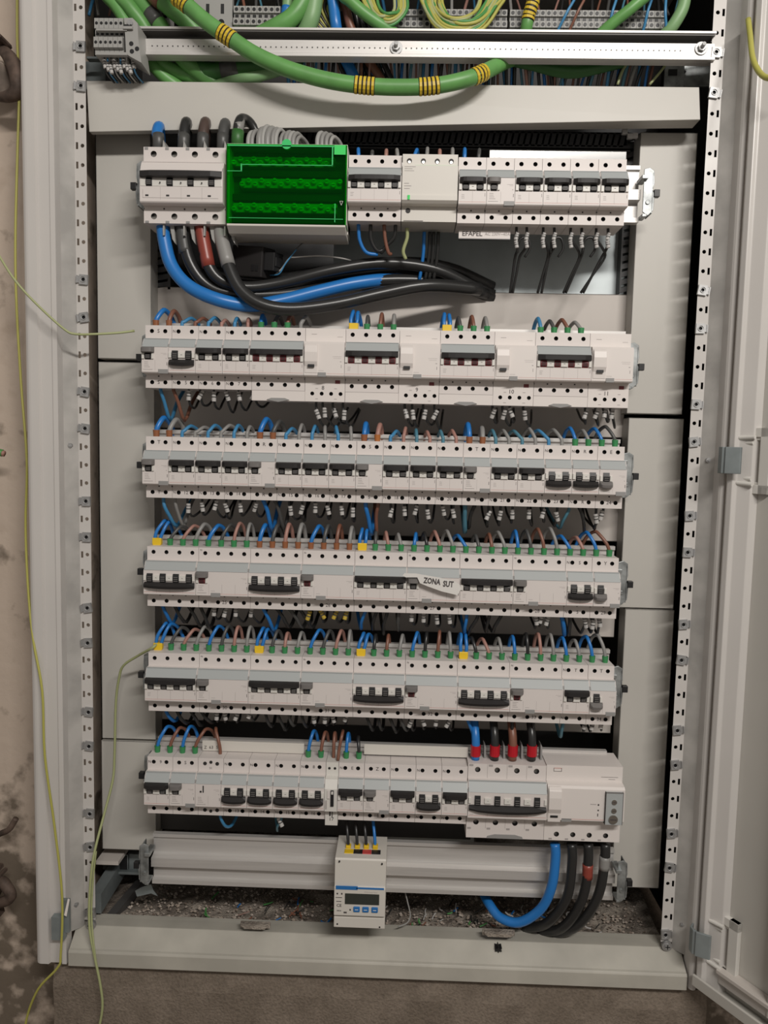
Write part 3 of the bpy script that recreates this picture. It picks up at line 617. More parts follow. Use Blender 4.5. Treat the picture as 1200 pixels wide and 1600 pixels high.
# ---- top row
z1 = ROWS[1]; k1 = (.2998 + .3226) / 765; X = lambda px: -.3226 + (px - 218) * k1
PM = (X(352) - X(218)) / 4 - .0004
b = body(4, PM, 1.17, hr=.0040, metal=True)
for i in range(4):
    b.box(i * PM + .0018, i * PM + .0062, D - .0006, D + .001, .0445, .0475, 4); b.box(i * PM + .002, i * PM + .0068, D - .0006, D + .001, -.0478, -.0450, 4)
    b.box(i * PM + .0075, i * PM + .0115, -.0004, .001, -.0185, -.0165, 1)
    if i: b.box(i * PM - .0005, i * PM + .0010, -.0030, -.002, -.0028, -.0014, 1)
Lm = [('body', b.mesh('body', ['white', 'hole', 'terminal_metal', 'print_grey', 'grey_plastic']), (0, 0, 0)), ('label_window', win(4, PM, 1.17, 'white'), (0, 0, 0)), ('handle', handle(4, PM, True, 1.17, big=False), (2 * PM, 0, 0))]
for i in range(4): Lm.append(('toggle', toggle(True, 1.17), ((i + .5) * PM - .001, 0, 0)))
Lm.append(('front_rib', MB().box(.001, 4 * PM - .001, -.0006, .0004, -.0062, .0030).mesh('front_rib', 'white_cool', .0005), (0, 0, 0)))
ln = MB(); ln.box(.004, 4 * PM - .006, -.0003, .001, -.0205, -.0202).box(.004, .0043, -.0003, .001, -.0205, -.010); Lm.append(('printing', ln.mesh('printing', 'print_grey'), (0, 0, 0)))
fin = MB()
for i in range(1, 5):
    fin.add([(i * PM - .004, D + .006, .048), (i * PM + .0015, D + .006, .048), (i * PM - .0035, D + .008, .060), (i * PM - .004, D + .03, .048), (i * PM + .0015, D + .03, .048), (i * PM - .0035, D + .03, .060)], [(0, 1, 2), (5, 4, 3), (0, 3, 4, 1), (1, 4, 5, 2), (2, 5, 3, 0)])
    fin.box(i * PM - .003, i * PM - .001, D + .004, D + .03, -.062, -.048)
Lm.append(('phase_barriers', fin.mesh('phase_barriers', 'block_grey'), (0, 0, 0)))
place('main_circuit_breaker', 'large four pole main breaker with long black handle, leftmost in top row', 'breaker', None, Lm, X(218), z1)
# green distribution block
gx0, gx1 = X(355), X(545); t = thing('distribution_block', 'distribution terminal block under a transparent green cover in the top row', 'terminal block', loc=(gx0, N, z1)); w = gx1 - gx0
zt, zb_ = .0475, -.0500
b = MB().box(0, w, .034, .066, zb_ - .004, zt).box(0, .0035, .004, .066, zb_, zt).box(w - .0025, w, .004, .066, zb_, zt).prism([(.0, zb_ - .001), (.0, zb_ - .0035), (.012, zb_ - .0105), (.06, zb_ - .0105), (.06, zb_ - .001)], .001, w - .001).box(0, w, .004, .066, zt, zt + .002)
put('housing', b.mesh('housing', 'meter_white', .0006), t)
bar = MB(); scr = []; sm = MB().cyl((0, 0, 0), (0, .008, 0), .0034, 0, 14).cyl((0, -.001, 0), (0, 0, 0), .0024, 0, 14, .0034).box(-.0020, .0020, -.0014, -.0008, -.0004, .0004, 1).mesh('clamp_screw', ['screw_bright', 'black'], 0)
for (zz, xa, xb, yy) in ((.0335, .006, w - .02, .018), (.0045, .018, w - .010, .012), (-.0270, .008, w - .016, .010)):
    o = put('terminal_bar', MB().box(xa - .002, xb + .002, yy + .004, .034, zz - .006, zz + .006).mesh('terminal_bar', 'bar_grey', .0006), t)
    kq = int((xb - xa) / .0082)
    for q in range(kq + 1):
        put('clamp_screw', sm, o, (xa + (xb - xa) * q / kq, yy, zz + (.0022 if q % 2 else -.0022)))
put('inner_back', MB().box(.003, w - .002, .031, .034, zb_, zt).mesh('inner_back', 'inner_grey'), t)
put('inner_divider', MB().box(.004, w - .004, .020, .034, .014, .022).box(.004, w - .004, .020, .034, -.016, -.008).box(.004, w - .004, .016, .034, -.046, -.038).mesh('inner_divider', 'charcoal'), t)
cv = MB(); cv.box(.0005, w - .0005, 0, .0018, zb_, zt).box(.0005, .002, .0018, .03, zb_, zt).box(w - .002, w - .0005, .0018, .03, zb_, zt).box(.002, w - .002, .0018, .03, zt - .0015, zt).box(.002, w - .002, .0018, .03, zb_, zb_ + .0015)
put('transparent_cover', cv.mesh('transparent_cover', 'green_clear'), t, label='transparent green cover')
rb = MB(); rb.box(.020, w - .018, -.0012, 0, .0215, .0223).box(w - .0195, w - .018, -.0012, 0, .0212, zt - .002).box(.002, .020, -.0012, 0, .0134, .0141).box(.019, .0205, -.0012, 0, .0132, .0228).box(.004, w - .004, -.0012, 0, -.0444, -.0438).box(w - .015, w - .014, -.0012, 0, zb_ + .002, -.025)
rb.box(.002, w - .003, -.001, .0, zt - .003, zt - .0015).cyl((w * .5, -.001, zt), (w * .5, .004, zt), .0062, 0, 18)
put('cover_rib', rb.mesh('cover_rib', 'green_edge'), t)
put('label_plate', MB().box(w - .0165, w - .002, -.0022, -.0012, zt - .0125, zt - .001).mesh('label_plate', 'sticker_green'), t, label='bright green corner label')
wr = MB(); q = [(w - .0085, -.022), (w - .0045, -.022), (w - .0065, -.027)]
for i in range(3):
    a, c = q[i], q[(i + 1) % 3]; wr.tube([(a[0], -.0015, a[1]), (c[0], -.0015, c[1])], .0003, 0, 4)
put('warning_triangle', wr.mesh('warning_triangle', 'paper'), t); put('lettering', text_mesh('HAGER', .0035, 'paper'), t, (w - .010, -.0015, -.046)) if False else None
# 4P breaker, surge device, 2P, small, 4 x 2P
t = place('circuit_breaker', 'four pole breaker with dark handle up between green block and surge device', 'breaker', 'devices of the top row', dev('mcb', 4, True), X(546), z1, (X(630.5) - X(546)) / (4 * P0))
w = 4 * P0; b = MB()
prs = [(.064, -.041), (D, -.041), (D, -.0225), (.004, -.0215), (.0, -.0185), (0, -.0125), (.0015, -.0122), (.0015, .0245), (D - .006, .0262), (D - .006, .041), (.064, .041)]
b.prism(prs, .0003, w - .0003, 0)
for i in range(4): b.cyl(((i + .5) * P0 * 1.0, D - .0065, .0325), ((i + .5) * P0, D - .002, .0325), .0032, 1, 16).cyl(((i + .5) * P0, D - .0068, .0310), ((i + .5) * P0, D - .006, .0310), .0019, 2, 10)
b.cyl((.0085, D - .0005, -.0275), (.0085, D + .003, -.0275), .0032, 1, 16)
b.box(.016, w - .001, D - .0065, D - .005, .0268, .0272, 3)
for k in range(3): b.box(.003, .003 + (.014, .010, .012)[k], .0012, .002, .0225 - .0025 * k, .0229 - .0025 * k, 4)
for k in range(3): b.box(.003, .003 + (.006, .009, .007)[k], .0012, .002, .002 - .0032 * k, .0026 - .0032 * k, 4)
b.box(.003, .028, D - .0004, D + .001, -.0405, -.0398, 5)
Ls = [('body', b.mesh('body', ['meter_white', 'hole', 'terminal_metal', 'sticker_green', 'print_grey', 'ink']), (0, 0, 0)), ('status_window', MB().box(.0075, .0105, -.0008, .0005, -.0183, -.0128).mesh('status_window', 'sticker_green'), (0, 0, 0))]
place('surge_protection_device', 'plain white surge protection device with green status window in top row', 'surge protector', None, Ls, X(631), z1, (X(718.5) - X(631)) / w)
xx = X(719.5); st = (X(983) - X(719.5)) / 6
for i in range(6):
    if i == 1: place('residual_current_device', 'two pole device with small grey handle in the top row', 'residual device', None, dev('rcd', 2, True), xx, z1 - .001, st / (2 * P0))
    else: place('circuit_breaker', 'two pole breaker with dark handle up, %s of its kind from left in top row' % ORD[i if i == 0 else i - 1], 'breaker', 'devices of the top row', dev('mcb', 2, True), xx, z1 - .001, st / (2 * P0))
    xx += st
# clear sheet standing behind right part of the top row
o = bx(765, 234, 978, 262, .012, .0015); thing('plastic_strip', 'glossy clear plastic strip standing behind right breakers of top row', 'strip', me=o.mesh('plastic_strip', 'clear_plastic', .0005))
# label strip below top row
t = thing('label_strip', 'white label strip with printed letters hanging below the top row', 'label'); a = at(717, 360, -.012); c = at(797, 374, -.012)
put('strip', MB().box(a.x, c.x, -.012, -.009, c.z, a.z).box(a.x, c.x, -.014, -.009, c.z - .0012, c.z, 1).mesh('strip', ['white', 'black']), t)
put('lettering', text_mesh('EFAPEL', .0085, 'ink', .0001), t, ((a.x * .74 + c.x * .26), -.0124, (a.z + c.z) / 2 + .001)); put('lettering', text_mesh('AC 230V~40A', .0055, 'print_grey'), t, ((a.x * .25 + c.x * .75), -.0124, (a.z + c.z) / 2 + .001))
# hand lettered sticker on fourth row
a = at(629, 897, N - .010); t = thing('paper_tag', 'curled white paper tag with black handwriting stuck on the fourth row', 'tag')
P = [(629, 899), (632, 895.5), (650, 896), (690, 903), (712, 909), (719, 914), (720, 921), (714, 931), (713, 929.5), (690, 924), (668, 916), (656, 911), (652, 902), (634, 902)]
pts = [at(x_, y_, N - .010) for x_, y_ in P]; b = MB(); b.poly([(q.x, q.z) for q in pts], N - .0105, N - .0098); put('paper', b.mesh('paper', 'paper'), t)
o = put('lettering', text_mesh('ZONA', .0125, 'ink', .0004), t, (at(675, 908.5, N - .011).x, N - .0110, at(675, 908.5, N - .011).z)); o.rotation_euler = (0, .10, 0); o.scale = (.60, 1, .82)
o = put('lettering', text_mesh('SUT', .0125, 'ink', .0004), t, (at(700.5, 913, N - .011).x, N - .0110, at(700.5, 913, N - .011).z)); o.rotation_euler = (0, .05, 0); o.scale = (.62, 1, .85)
# ---- energy meter
a = at(522.5, 1388, -.046); c = at(602.5, 1388, -.046); w = c.x - a.x; zc = at(562, 1400, -.046).z; t = thing('energy_meter', 'light grey three phase energy meter with dark display on the empty rail', 'meter', loc=(a.x, -.046, zc))
zz = lambda py: at(562, py, -.046).z - zc
prm = [(0, zz(1385)), (.0015, zz(1345)), (.003, zz(1343)), (.040, zz(1343) + .001), (.062, zz(1343) + .001), (.062, zz(1448)), (.008, zz(1452)), (.0, zz(1450)), (.0, zz(1434)), (.004, zz(1433)), (.004, zz(1430.5)), (-.003, zz(1429.5)), (-.003, zz(1386))]
put('body', MB().prism(prm, .0, w).mesh('body', 'meter_white', .0007), t)
u = lambda px: (px - 522.5) / 80 * w
d = MB(); d.box(u(525), u(559), -.0036, -.002, zz(1388.5), zz(1383.5)).box(u(557), u(600), -.0036, -.002, zz(1387), zz(1385)); put('blue_stripe', d.mesh('blue_stripe', 'meter_blue'), t)
put('display', MB().box(u(539.5), u(593), -.0038, -.002, zz(1411), zz(1394.5)).mesh('display', 'lcd', .0003), t, label='dark display')
for x_ in (558, 572, 586.3):
    o = put('button', MB().box(u(x_ - 5), u(x_ + 5), -.0048, -.002, zz(1422.5), zz(1414.5)).mesh('button', 'meter_blue', .0009), t); put('button_print', MB().box(u(x_ - 2.6), u(x_ + 2.6), -.0050, -.0048, zz(1419), zz(1418)).mesh('button_print', 'paper'), o)
put('lettering', text_mesh('CE', .0058, 'ink', .0001), t, (u(530.5), -.0032, zz(1414)))
put('lettering', text_mesh('UKCA', .0022, 'ink', .0001), t, (u(530.5), -.0032, zz(1422)))
put('lettering', text_mesh('DTSU Power Meter', .0022, 'print_grey'), t, (u(580), -.0032, zz(1391.8)))
d = MB()
for (xa, xb, ya) in ((525, 535, 1402), (526, 534, 1408)): d.box(u(xa), u(xb), -.0032, -.002, zz(ya), zz(ya - .9))
for x_, y_ in ((527.5, 1395.5), (534.5, 1395.5), (548, 1420), (539, 1424.5), (541.5, 1424.5)): d.box(u(x_ - 1.2), u(x_ + 1.2), -.0032, -.002, zz(y_ + 1.2), zz(y_ - 1.2))
put('printing', d.mesh('printing', 'ink'), t)
d = MB()
for x_, y_ in ((529.5, 1347.5), (596, 1349), (528, 1445), (594.5, 1447.5)): d.cyl((u(x_), -.0004, zz(y_)), (u(x_), .003, zz(y_)), .0012, 0, 8)
put('corner_screws', d.mesh('corner_screws', 'charcoal'), t)
for i, (x_, cm) in enumerate(((543, 'ferrule_yellow'), (557.5, 'black'), (571.5, 'label_red'), (586, 'black'))):
    y1_ = .015; zq = zz(1343); put('terminal_label', MB().box(u(x_ - 7), u(x_ + 7), y1_ - .001, y1_ + .009, zq - .0010, zq + .0014).mesh('terminal_label', cm), t)
meter_top = zc + zz(1343) + .012
# ------------------------------------------------------------------ wires
CW = {'b': 'blue', 'l': 'light_blue', 't': 'teal', 'n': 'brown', 'p': 'pink_brown', 'g': 'grey', 'k': 'black_wire', 'd': 'dark_grey_wire'}
CN = {'b': 'blue', 'l': 'light blue', 't': 'teal', 'n': 'brown', 'p': 'pale brown', 'g': 'grey', 'k': 'black', 'd': 'dark grey'}
FC = {'G': ('ferrule_green', 'green'), 'B': ('ferrule_brown', 'brown'), 'O': ('ferrule_orange', 'orange'), 'Y': ('ferrule_yellow', 'yellow'), 'R': ('ferrule_red', 'red')}
FM = {}
def ferrule(kind, r):
    k = (kind, round(r, 4))
    if k not in FM:
        if kind == 'Y': b = MB().poly([(-.0062, .0098), (.0062, .0098), (.0062, .002), (.004, -.0035), (-.004, -.0035), (-.0062, .002)], -.004, .004); FM[k] = b.mesh('ferrule', 'ferrule_yellow', .0008)
        else: b = MB().cyl((0, 0, -.003), (0, 0, .009), r * .82, 0, 12, r); FM[k] = b.mesh('ferrule', FC[kind][0])
    return FM[k]
def topwire(row, idx, x, z, col, fer, ytop, xt=None, r=.0024, dy=.032, wob=0):
    Y = N + dy; base = Vector((x, Y, z + .041)); pb = 0
    n = 2 if fer == 'Y' else 1
    objs = []
    for q in range(n):
        off = (-.0034 + .0068 * q) if n == 2 else 0
        Yt = Y + .012; T = at(xt if xt else 600, ytop + (q * 1.5 if n == 2 else 0), Yt); lean = (T.x - x if xt else 0) + off
        zt = T.z - r - base.z
        P = [(off * .6, 0, -.008), (off, 0, .006), (off + lean * .25, .001, zt * .55), (off * .2 + lean * .75, .006, zt * .9), (lean, .013, zt), (lean * 1.35, .026, zt * .78), (lean * 1.7, .034, zt * .3), (lean * 1.9, .040, -.008), (lean * 1.9, .046, -.030)]
        objs.append(MB().tube(spline(P, 3), r, 0, 8))
    w = objs[0]
    if n == 2:
        k = len(w.v); w.v += objs[1].v; w.f += [[i + k for i in f] for f in objs[1].f]; w.m += objs[1].m
    lab = '%s wire%s%s into the %s top terminal of the %s row' % (CN[col], ' pair' if n == 2 else '', (', %s ferrule,' % FC[fer][1]) if fer in FC else '', ORD[idx], ROWN[row])
    o = thing('wire', lab, 'wire', 'wires above the %s row' % ROWN[row], base, w.mesh('wire', CW[col], smooth=True))
    if fer in FC: put('ferrule', ferrule(fer, max(.0042, r + .0010)), o)
# entries: per terminal (colour, ferrule, top y, top x or None, radius)
def rw(row, xs, z, data):
    for i, e in enumerate(data):
        if e: topwire(row, i, xs[i], z, e[0], e[1], e[2], e[3] if len(e) > 3 else None, e[4] if len(e) > 4 else .0024)
T2 = TERM[2]
rw(2, T2, ROWS[2], [('b', 'B', 481, 258, .0034), ('n', 'B', 483, 273, .003), ('l', '-', 495, 300), ('n', '-', 495, 319), ('l', '-', 494, 337), ('p', '-', 498, 353), ('l', '-', 495, 371), ('p', '-', 496, 389), ('b', 'G', 490, 411, .0028), ('d', 'G', 491, 436, .0028), ('n', 'G', 489, 455, .0028), ('g', '-', 492, 479, .0028)] + [None] * 3)
for j, (x0_, e) in enumerate(((539, [('b', 'Y', 484, 556), ('d', 'G', 492, 575), ('n', 'G', 488, 597), ('g', 'G', 490, 616)]), (686, [('b', 'Y', 488, 698), ('d', 'G', 494, 716), ('n', 'G', 492, 737), ('g', 'G', 494, 758)]), (834, [('l', 'G', 495, 840), ('d', 'G', 499, 858), ('n', 'G', 497, 877), ('g', 'G', 501, 897)]))):
    for q, w_ in enumerate(e): topwire(2, 15 + 7 * j + q, T2[15 + 7 * j + q], ROWS[2], w_[0], w_[1], w_[2], w_[3], .0026)
T3 = TERM[3]
rw(3, T3, ROWS[3], [('b', 'B', 649, 257, .0036), ('g', 'B', 652, 276, .0034), ('l', '-', 663, 299), ('g', '-', 665, 320), ('l', '-', 662, 337), ('g', '-', 662, 360), ('l', '-', 662, 373), ('g', '-', 664, 391), ('b', 'B', 651, 417, .0036), ('d', 'B', 655, 437, .0034), ('l', '-', 667, 457), ('g', '-', 661, 472), ('l', '-', 663, 493), ('g', '-', 664, 508), ('l', '-', 664, 525), ('g', '-', 665, 548), ('b', 'B', 658, 572, .0036), ('p', 'O', 660, 594, .0034), ('l', '-', 671, 620), ('p', '-', 666, 634), ('t', '-', 669, 650), ('p', '-', 672, 667), ('t', '-', 671, 688), ('p', '-', 670, 706), ('b', 'B', 659, 731, .0036), ('g', 'B', 665, 753, .0034), ('t', '-', 670, 769), ('g', '-', 670, 786), ('t', '-', 671, 802), ('g', '-', 667, 826), ('l', '-', 670, 840), ('g', '-', 669, 864), ('b', 'G', 666, 890), ('g', 'G', 670, 910), ('b', 'G', 667, 928), ('d', 'G', 664, 945)])
rw(4, TERM[4], ROWS[4], [('b', 'Y', 811, 262), ('d', 'G', 820, 284), ('p', 'G', 819, 304), ('g', 'G', 816, 320, .0028), ('b', 'G', 818, 342, .0028), ('d', 'G', 817, 361), ('p', 'G', 815, 375), ('g', 'G', 816, 391), ('b', 'B', 817, 415, .003), ('d', 'B', 818, 434, .0028), ('p', 'B', 816, 452, .0028), ('g', 'B', 816, 472, .003), ('b', 'B', 819, 499, .0028), ('d', 'B', 818, 513, .0028), ('n', 'B', 818, 531, .0028), ('g', 'B', 821, 550, .0028), ('b', 'Y', 824, 570), ('d', 'G', 829, 588), ('p', 'G', 829, 603), ('g', 'G', 832, 622), ('b', 'G', 831, 650), ('k', 'G', 830, 663), ('p', 'G', 828, 679), ('g', 'G', 827, 698), ('b', 'G', 834, 715), ('d', 'G', 834, 743), ('n', 'G', 832, 764), ('g', 'G', 829, 778), ('b', 'G', 827, 805), ('d', 'G', 826, 822), ('n', 'G', 824, 840), ('g', 'G', 823, 859), ('b', 'G', 835, 876), ('p', 'G', 837, 900), ('b', 'G', 829, 916), ('n', 'G', 828, 930)])
rw(5, TERM[5], ROWS[5], [('b', 'Y', 971, 264), ('d', 'G', 978, 284), ('p', 'G', 981, 304), ('g', 'G', 977, 320), ('b', 'G', 976, 342), ('d', 'G', 976, 357), ('p', 'G', 977, 372), ('g', 'G', 977, 391), ('b', 'Y', 979, 415), ('d', 'G', 983, 434), ('p', 'G', 987, 449), ('g', 'G', 986, 471), ('b', 'G', 982, 499), ('d', 'G', 983, 515), ('p', 'G', 983, 533), ('g', 'G', 983, 547), ('b', 'Y', 987, 572), ('k', 'G', 990, 587), ('n', 'G', 990, 607), ('g', 'G', 990, 629), ('b', 'G', 986, 652), ('k', 'G', 986, 667), ('n', 'G', 984, 687), ('g', 'G', 986, 702), ('b', 'Y', 988, 724), ('k', 'G', 994, 737), ('p', 'G', 996, 754), ('g', 'G', 995, 779), ('b', 'G', 992, 801), ('k', 'G', 988, 822), ('p', 'G', 988, 841), ('g', 'G', 989, 860), ('b', 'G', 994, 879), ('g', 'G', 998, 898), ('b', 'G', 992, 916), ('g', 'G', 989, 933)])
xs6 = {}
k = 0
for x_, n in X6:
    for i in range(n): xs6[k] = x_ + (i + .5) * p6; k += 1
for i, e in {0: ('b', 'G', 1133, 262), 1: ('n', 'G', 1135, 281), 2: ('b', 'G', 1133, 297), 3: ('n', 'G', 1137, 322), 5: ('n', '-', 1136, 337), 12: ('b', 'G', 1140, 490), 13: ('n', 'G', 1142, 508), 14: ('n', '-', 1143, 523), 15: ('b', 'G', 1144, 544), 16: ('k', 'G', 1150, 560)}.items():
    topwire(6, i, xs6[i], z6, e[0], e[1], e[2], e[3])
b = MB().tube(spline([Vector(v) for v in [at(528, 1188, N + .02), at(530, 1170, N + .024), at(535, 1146, N + .03), at(536, 1143, .03), at(536, 1160, .07)]], 4), .0022)
thing('wire', 'rear thin brown wire entering the narrow auxiliary module of bottom row', 'wire', me=b.mesh('wire', 'brown', smooth=True))
# big supply wires of the bottom main breaker
for i, (c, nm, x_, xq) in enumerate((('blue', 'blue', 743, 744), ('black_wire', 'black', 773, 770), ('brown', 'brown', 801, 798), ('black_wire', 'black', 831, 832))):
    q = at(x_, 1176, N + .030); b = MB().tube(spline([q + Vector((0, 0, -.01)), q + Vector((0, 0, .012)), q + Vector((-.001, .006, .030)), q + Vector((-.002, .030, .048)), q + Vector((-.003, .07, .050))], 4), .0058, 0, 12)
    t = thing('supply_wire', 'thick %s wire with red sleeve, %s into bottom right main breaker' % (nm, ORD[i]), 'wire', 'supply wires of the bottom main breaker', me=b.mesh('supply_wire', c, smooth=True))
    put('sleeve', MB().cyl(q + Vector((0, 0, -.004)), q + Vector((0, 0, .011)), .0070, 0, 14).mesh('sleeve', 'ferrule_red'), t)
    q = at(x_ + 15, 1180, N + .034); thing('phase_barrier', 'thin grey divider tab right of the %s red sleeve above bottom main breaker' % ORD[i], 'divider', 'divider tabs above the bottom main breaker', me=MB().add([q + Vector((-.0012, 0, -.008)), q + Vector((.0016, 0, -.010)), q + Vector((.0008, 0, .012)), q + Vector((-.0018, 0, .016)), q + Vector((-.0012, .015, -.008)), q + Vector((.0016, .015, -.010)), q + Vector((.0008, .015, .012)), q + Vector((-.0018, .015, .016))], [(0, 1, 2, 3), (7, 6, 5, 4), (0, 4, 5, 1), (1, 5, 6, 2), (2, 6, 7, 3), (3, 7, 4, 0)]).mesh('phase_barrier', 'grey_plastic'))
# white cover strips above the bottom row
for (xa, ya, xb, yb, lab) in ((316, 1157, 475, 1178, 'white cover strip with handwritten marks above left half of bottom row'), (569, 1163, 731, 1184, 'plain white cover strip above middle of the bottom row')):
    a = at(xa, ya, -.004); c = at(xb, yb, -.004); t = thing('cover_strip', lab, 'strip'); put('strip', MB().box(a.x, c.x, -.004, -.001, c.z, a.z).mesh('strip', 'meter_white', .0004), t)
    if xa < 400:
        for s, q in (('Z', 321), ('63', 330), ('55', 341)): put('lettering', text_mesh(s, .0062, 'ink'), t, (at(q, 1167, -.0045).x, -.0044, at(q, 1168, -.0045).z))
# wires above the meter
for i, (c, nm, x_) in enumerate((('black_wire', 'black', 543.5), ('black_wire', 'black', 557.5), ('black_wire', 'black', 571.5), ('blue', 'blue', 585.5))):
    q = at(x_ + 1, 1326, -.016); b = MB().tube(spline([q + Vector((0, 0, -.006)), q + Vector((-.001, .002, .012)), q + Vector((-.004, .014, .030)), q + Vector((-.007, .04, .040))], 4), .0022)
    t = thing('wire', '%s wire with yellow ferrule, %s from left into the energy meter' % (nm, ORD[i]), 'wire', 'wires of the energy meter', me=b.mesh('wire', c, smooth=True))
    put('ferrule', MB().box(q.x - .0036, q.x + .0036, q.y - .004, q.y + .004, q.z - .004, q.z + .006).mesh('ferrule', 'ferrule_yellow', .0008), t)
# ------------------------------------------------------------------ lower wires with markers
MK = {}
def marker_mesh(col):
    if col not in MK:
        b = MB().cyl((0, 0, -.007), (0, 0, .006), .0030, 0, 10); b.cyl((0, 0, -.002), (0, 0, -.0004), .00315, 1, 10).cyl((0, 0, .0022), (0, 0, .0032), .00315, 1, 10)
        MK[col] = b.mesh('marker_sleeve', [col, 'dark_grey_wire'])
    return MK[col]
random.seed(21)
def lowwire(row, i, px, py, col='k', mk='marker', r=.0017, lean=0, drop=.020, len_=.016):
    z = ROWS[row]; yb = N + D + .014; px += random.uniform(-1.5, 1.5); py += random.uniform(-2, 3); lean += random.uniform(-.004, .004); drop += random.uniform(-.004, .008); top = at(px, py, yb)
    zt = z - (.052 if (row == 2 and px > 400) else .040)
    P = [(0, 0, 0), (0, 0, -(zt - top.z) * .5), (lean * .3, 0, top.z - zt), (lean, .006, top.z - zt - .012), (lean * 1.5 + .002, .022, top.z - zt - drop), (lean * 2.4, .05, top.z - zt - drop * .3), (lean * 3, .08, top.z - zt + .01)]
    o = thing('wire', '%s wire hanging %s under the %s row, %s from left' % (CN[col], 'with %s marker sleeve' % ('yellow' if 'yellow' in mk else 'white') if mk else 'bare', ROWN[row], ORD[i]), 'wire', 'wires hanging under the %s row' % ROWN[row], (top.x, yb, zt), MB().tube(spline(P, 3), r, 0, 6).mesh('wire', CW[col], smooth=True))
    if mk: m_ = put('marker_sleeve', marker_mesh(mk), o, (lean * .3, 0, top.z - zt)); m_.rotation_euler = (0, random.uniform(-.5, .5), random.uniform(-1, 1))
def lows(row, lst):
    for i, e in enumerate(lst): lowwire(row, i, *e)
Q = 'k'
lows(2, [(252, 612, 'l', None, .0026, .002, .034), (272, 612, 'n', None, .0026, .002, .034)] + [(x_, 618, 'k', 'marker', .0017, .004, .016) for x_ in (295, 312, 333, 353, 373, 393)] + [(x_, 645, 'k', 'marker', .0017, .006, .012) for x_ in (493, 503, 520, 535, 633, 644, 662, 677, 768, 786, 797, 816, 914, 929, 942, 955)])
lows(3, [(256, 790, 'l', None, .0026, .003, .030), (275, 790, 'g', None, .0024, .006, .030)] + [(x_, 791 + (i % 2), 'k', 'marker', .0017, .003, .012) for i, x_ in enumerate((294, 316, 335, 355, 376, 397))] + [(411, 785, 'b', None, .003, .003, .032), (430, 785, 'd', None, .0026, .005, .034)] + [(x_, 795 + (i % 2) * 2, 'k', 'marker', .0017, .003, .012) for i, x_ in enumerate((453, 473, 491, 513, 532, 551))] + [(570, 795, 'b', None, .0030, .003, .030), (590, 792, 'n', None, .0026, -.004, .034)] + [(x_, 798 + (i % 2) * 2, 'k', 'marker', .0017, .003, .012) for i, x_ in enumerate((611, 630, 649, 668, 690, 709))] + [(725, 795, 't', None, .0032, .001, .030), (742, 795, 'k', None, .0026, -.004, .030)] + [(x_, 802 + (i % 2) * 2, 'k', 'marker', .0017, .003, .012) for i, x_ in enumerate((764, 783, 802, 825, 848, 869))] + [(888, 800, 't', None, .0022, -.004, .026), (905, 800, 'k', None, .0022, .006, .026), (930, 810, 'k', 'marker', .0018, .003, .016), (941, 806, 'k', 'marker', .0018, -.003, .016)])
lows(4, [(x_, 950, c_, None, .0026, .008, .026) for x_, c_ in ((254, 'b'), (273, 'k'), (293, 'k'), (312, 'k'))] + [(x_, 956, 'k', 'marker', .0017, .003, .012) for x_ in (335, 351, 366, 389)] + [(x_, 955, c_, None, .0026, .006, .026) for x_, c_ in ((412, 'b'), (431, 'k'), (450, 'd'), (468, 'k'))] + [(x_, 961, 'k', 'marker_yellow', .0019, .002, .010) for x_ in (484, 504, 523, 541)] + [(x_, 962, c_, None, .0024, -.005, .024) for x_, c_ in ((570, 'b'), (588, 'k'), (606, 'k'), (622, 'd'))] + [(x_, 965, 'k', 'marker', .0017, .003, .010) for x_ in (642, 661, 682, 700)] + [(x_, 968, c_, None, .0024, -.005, .024) for x_, c_ in ((728, 'b'), (745, 'k'), (764, 'k'), (782, 'k'))] + [(x_, 967, 'k', 'marker', .0017, .002, .010) for x_ in (838, 846, 855)] + [(878, 970, 'b', None, .003, .001, .024), (890, 970, 'k', None, .0026, .002, .024), (915, 972, 'k', 'marker', .0018, -.003, .016), (928, 974, 'k', 'marker', .0018, .0, .016), (938, 971, 'k', 'marker', .0018, .003, .016)])
lows(5, [(x_, 1112, c_, None, .0026, .008, .024) for x_, c_ in ((258, 'b'), (276, 'k'), (295, 'k'), (314, 'k'))] + [(x_, 1116, 'k', 'marker', .0017, .002, .010) for x_ in (340, 352, 371, 389)] + [(x_, 1118, c_, None, .0024, .006, .022) for x_, c_ in ((414, 'k'), (433, 'k'), (452, 'd'), (470, 'k'))] + [(x_, 1121, 'k', 'marker', .0017, .002, .010) for x_ in (491, 507, 521, 542)] + [(x_, 1124, c_, None, .0024, .004, .022) for x_, c_ in ((572, 'k'), (590, 'k'), (609, 'k'), (625, 'd'))] + [(x_, 1127, 'k', 'marker', .0017, .002, .010) for x_ in (640, 659, 681, 698)] + [(x_, 1130, c_, None, .0024, .003, .022) for x_, c_ in ((730, 'b'), (800, 'k'), (835, 'k'), (880, 't'))] + [(x_, 1131, 'k', 'marker', .0017, .002, .012) for x_ in (915, 926, 937)])
lows(6, [(345, 1282, 'l', None, .0022, .004, .016), (440, 1282, 't', 'marker', .0016, -.006, .018)])
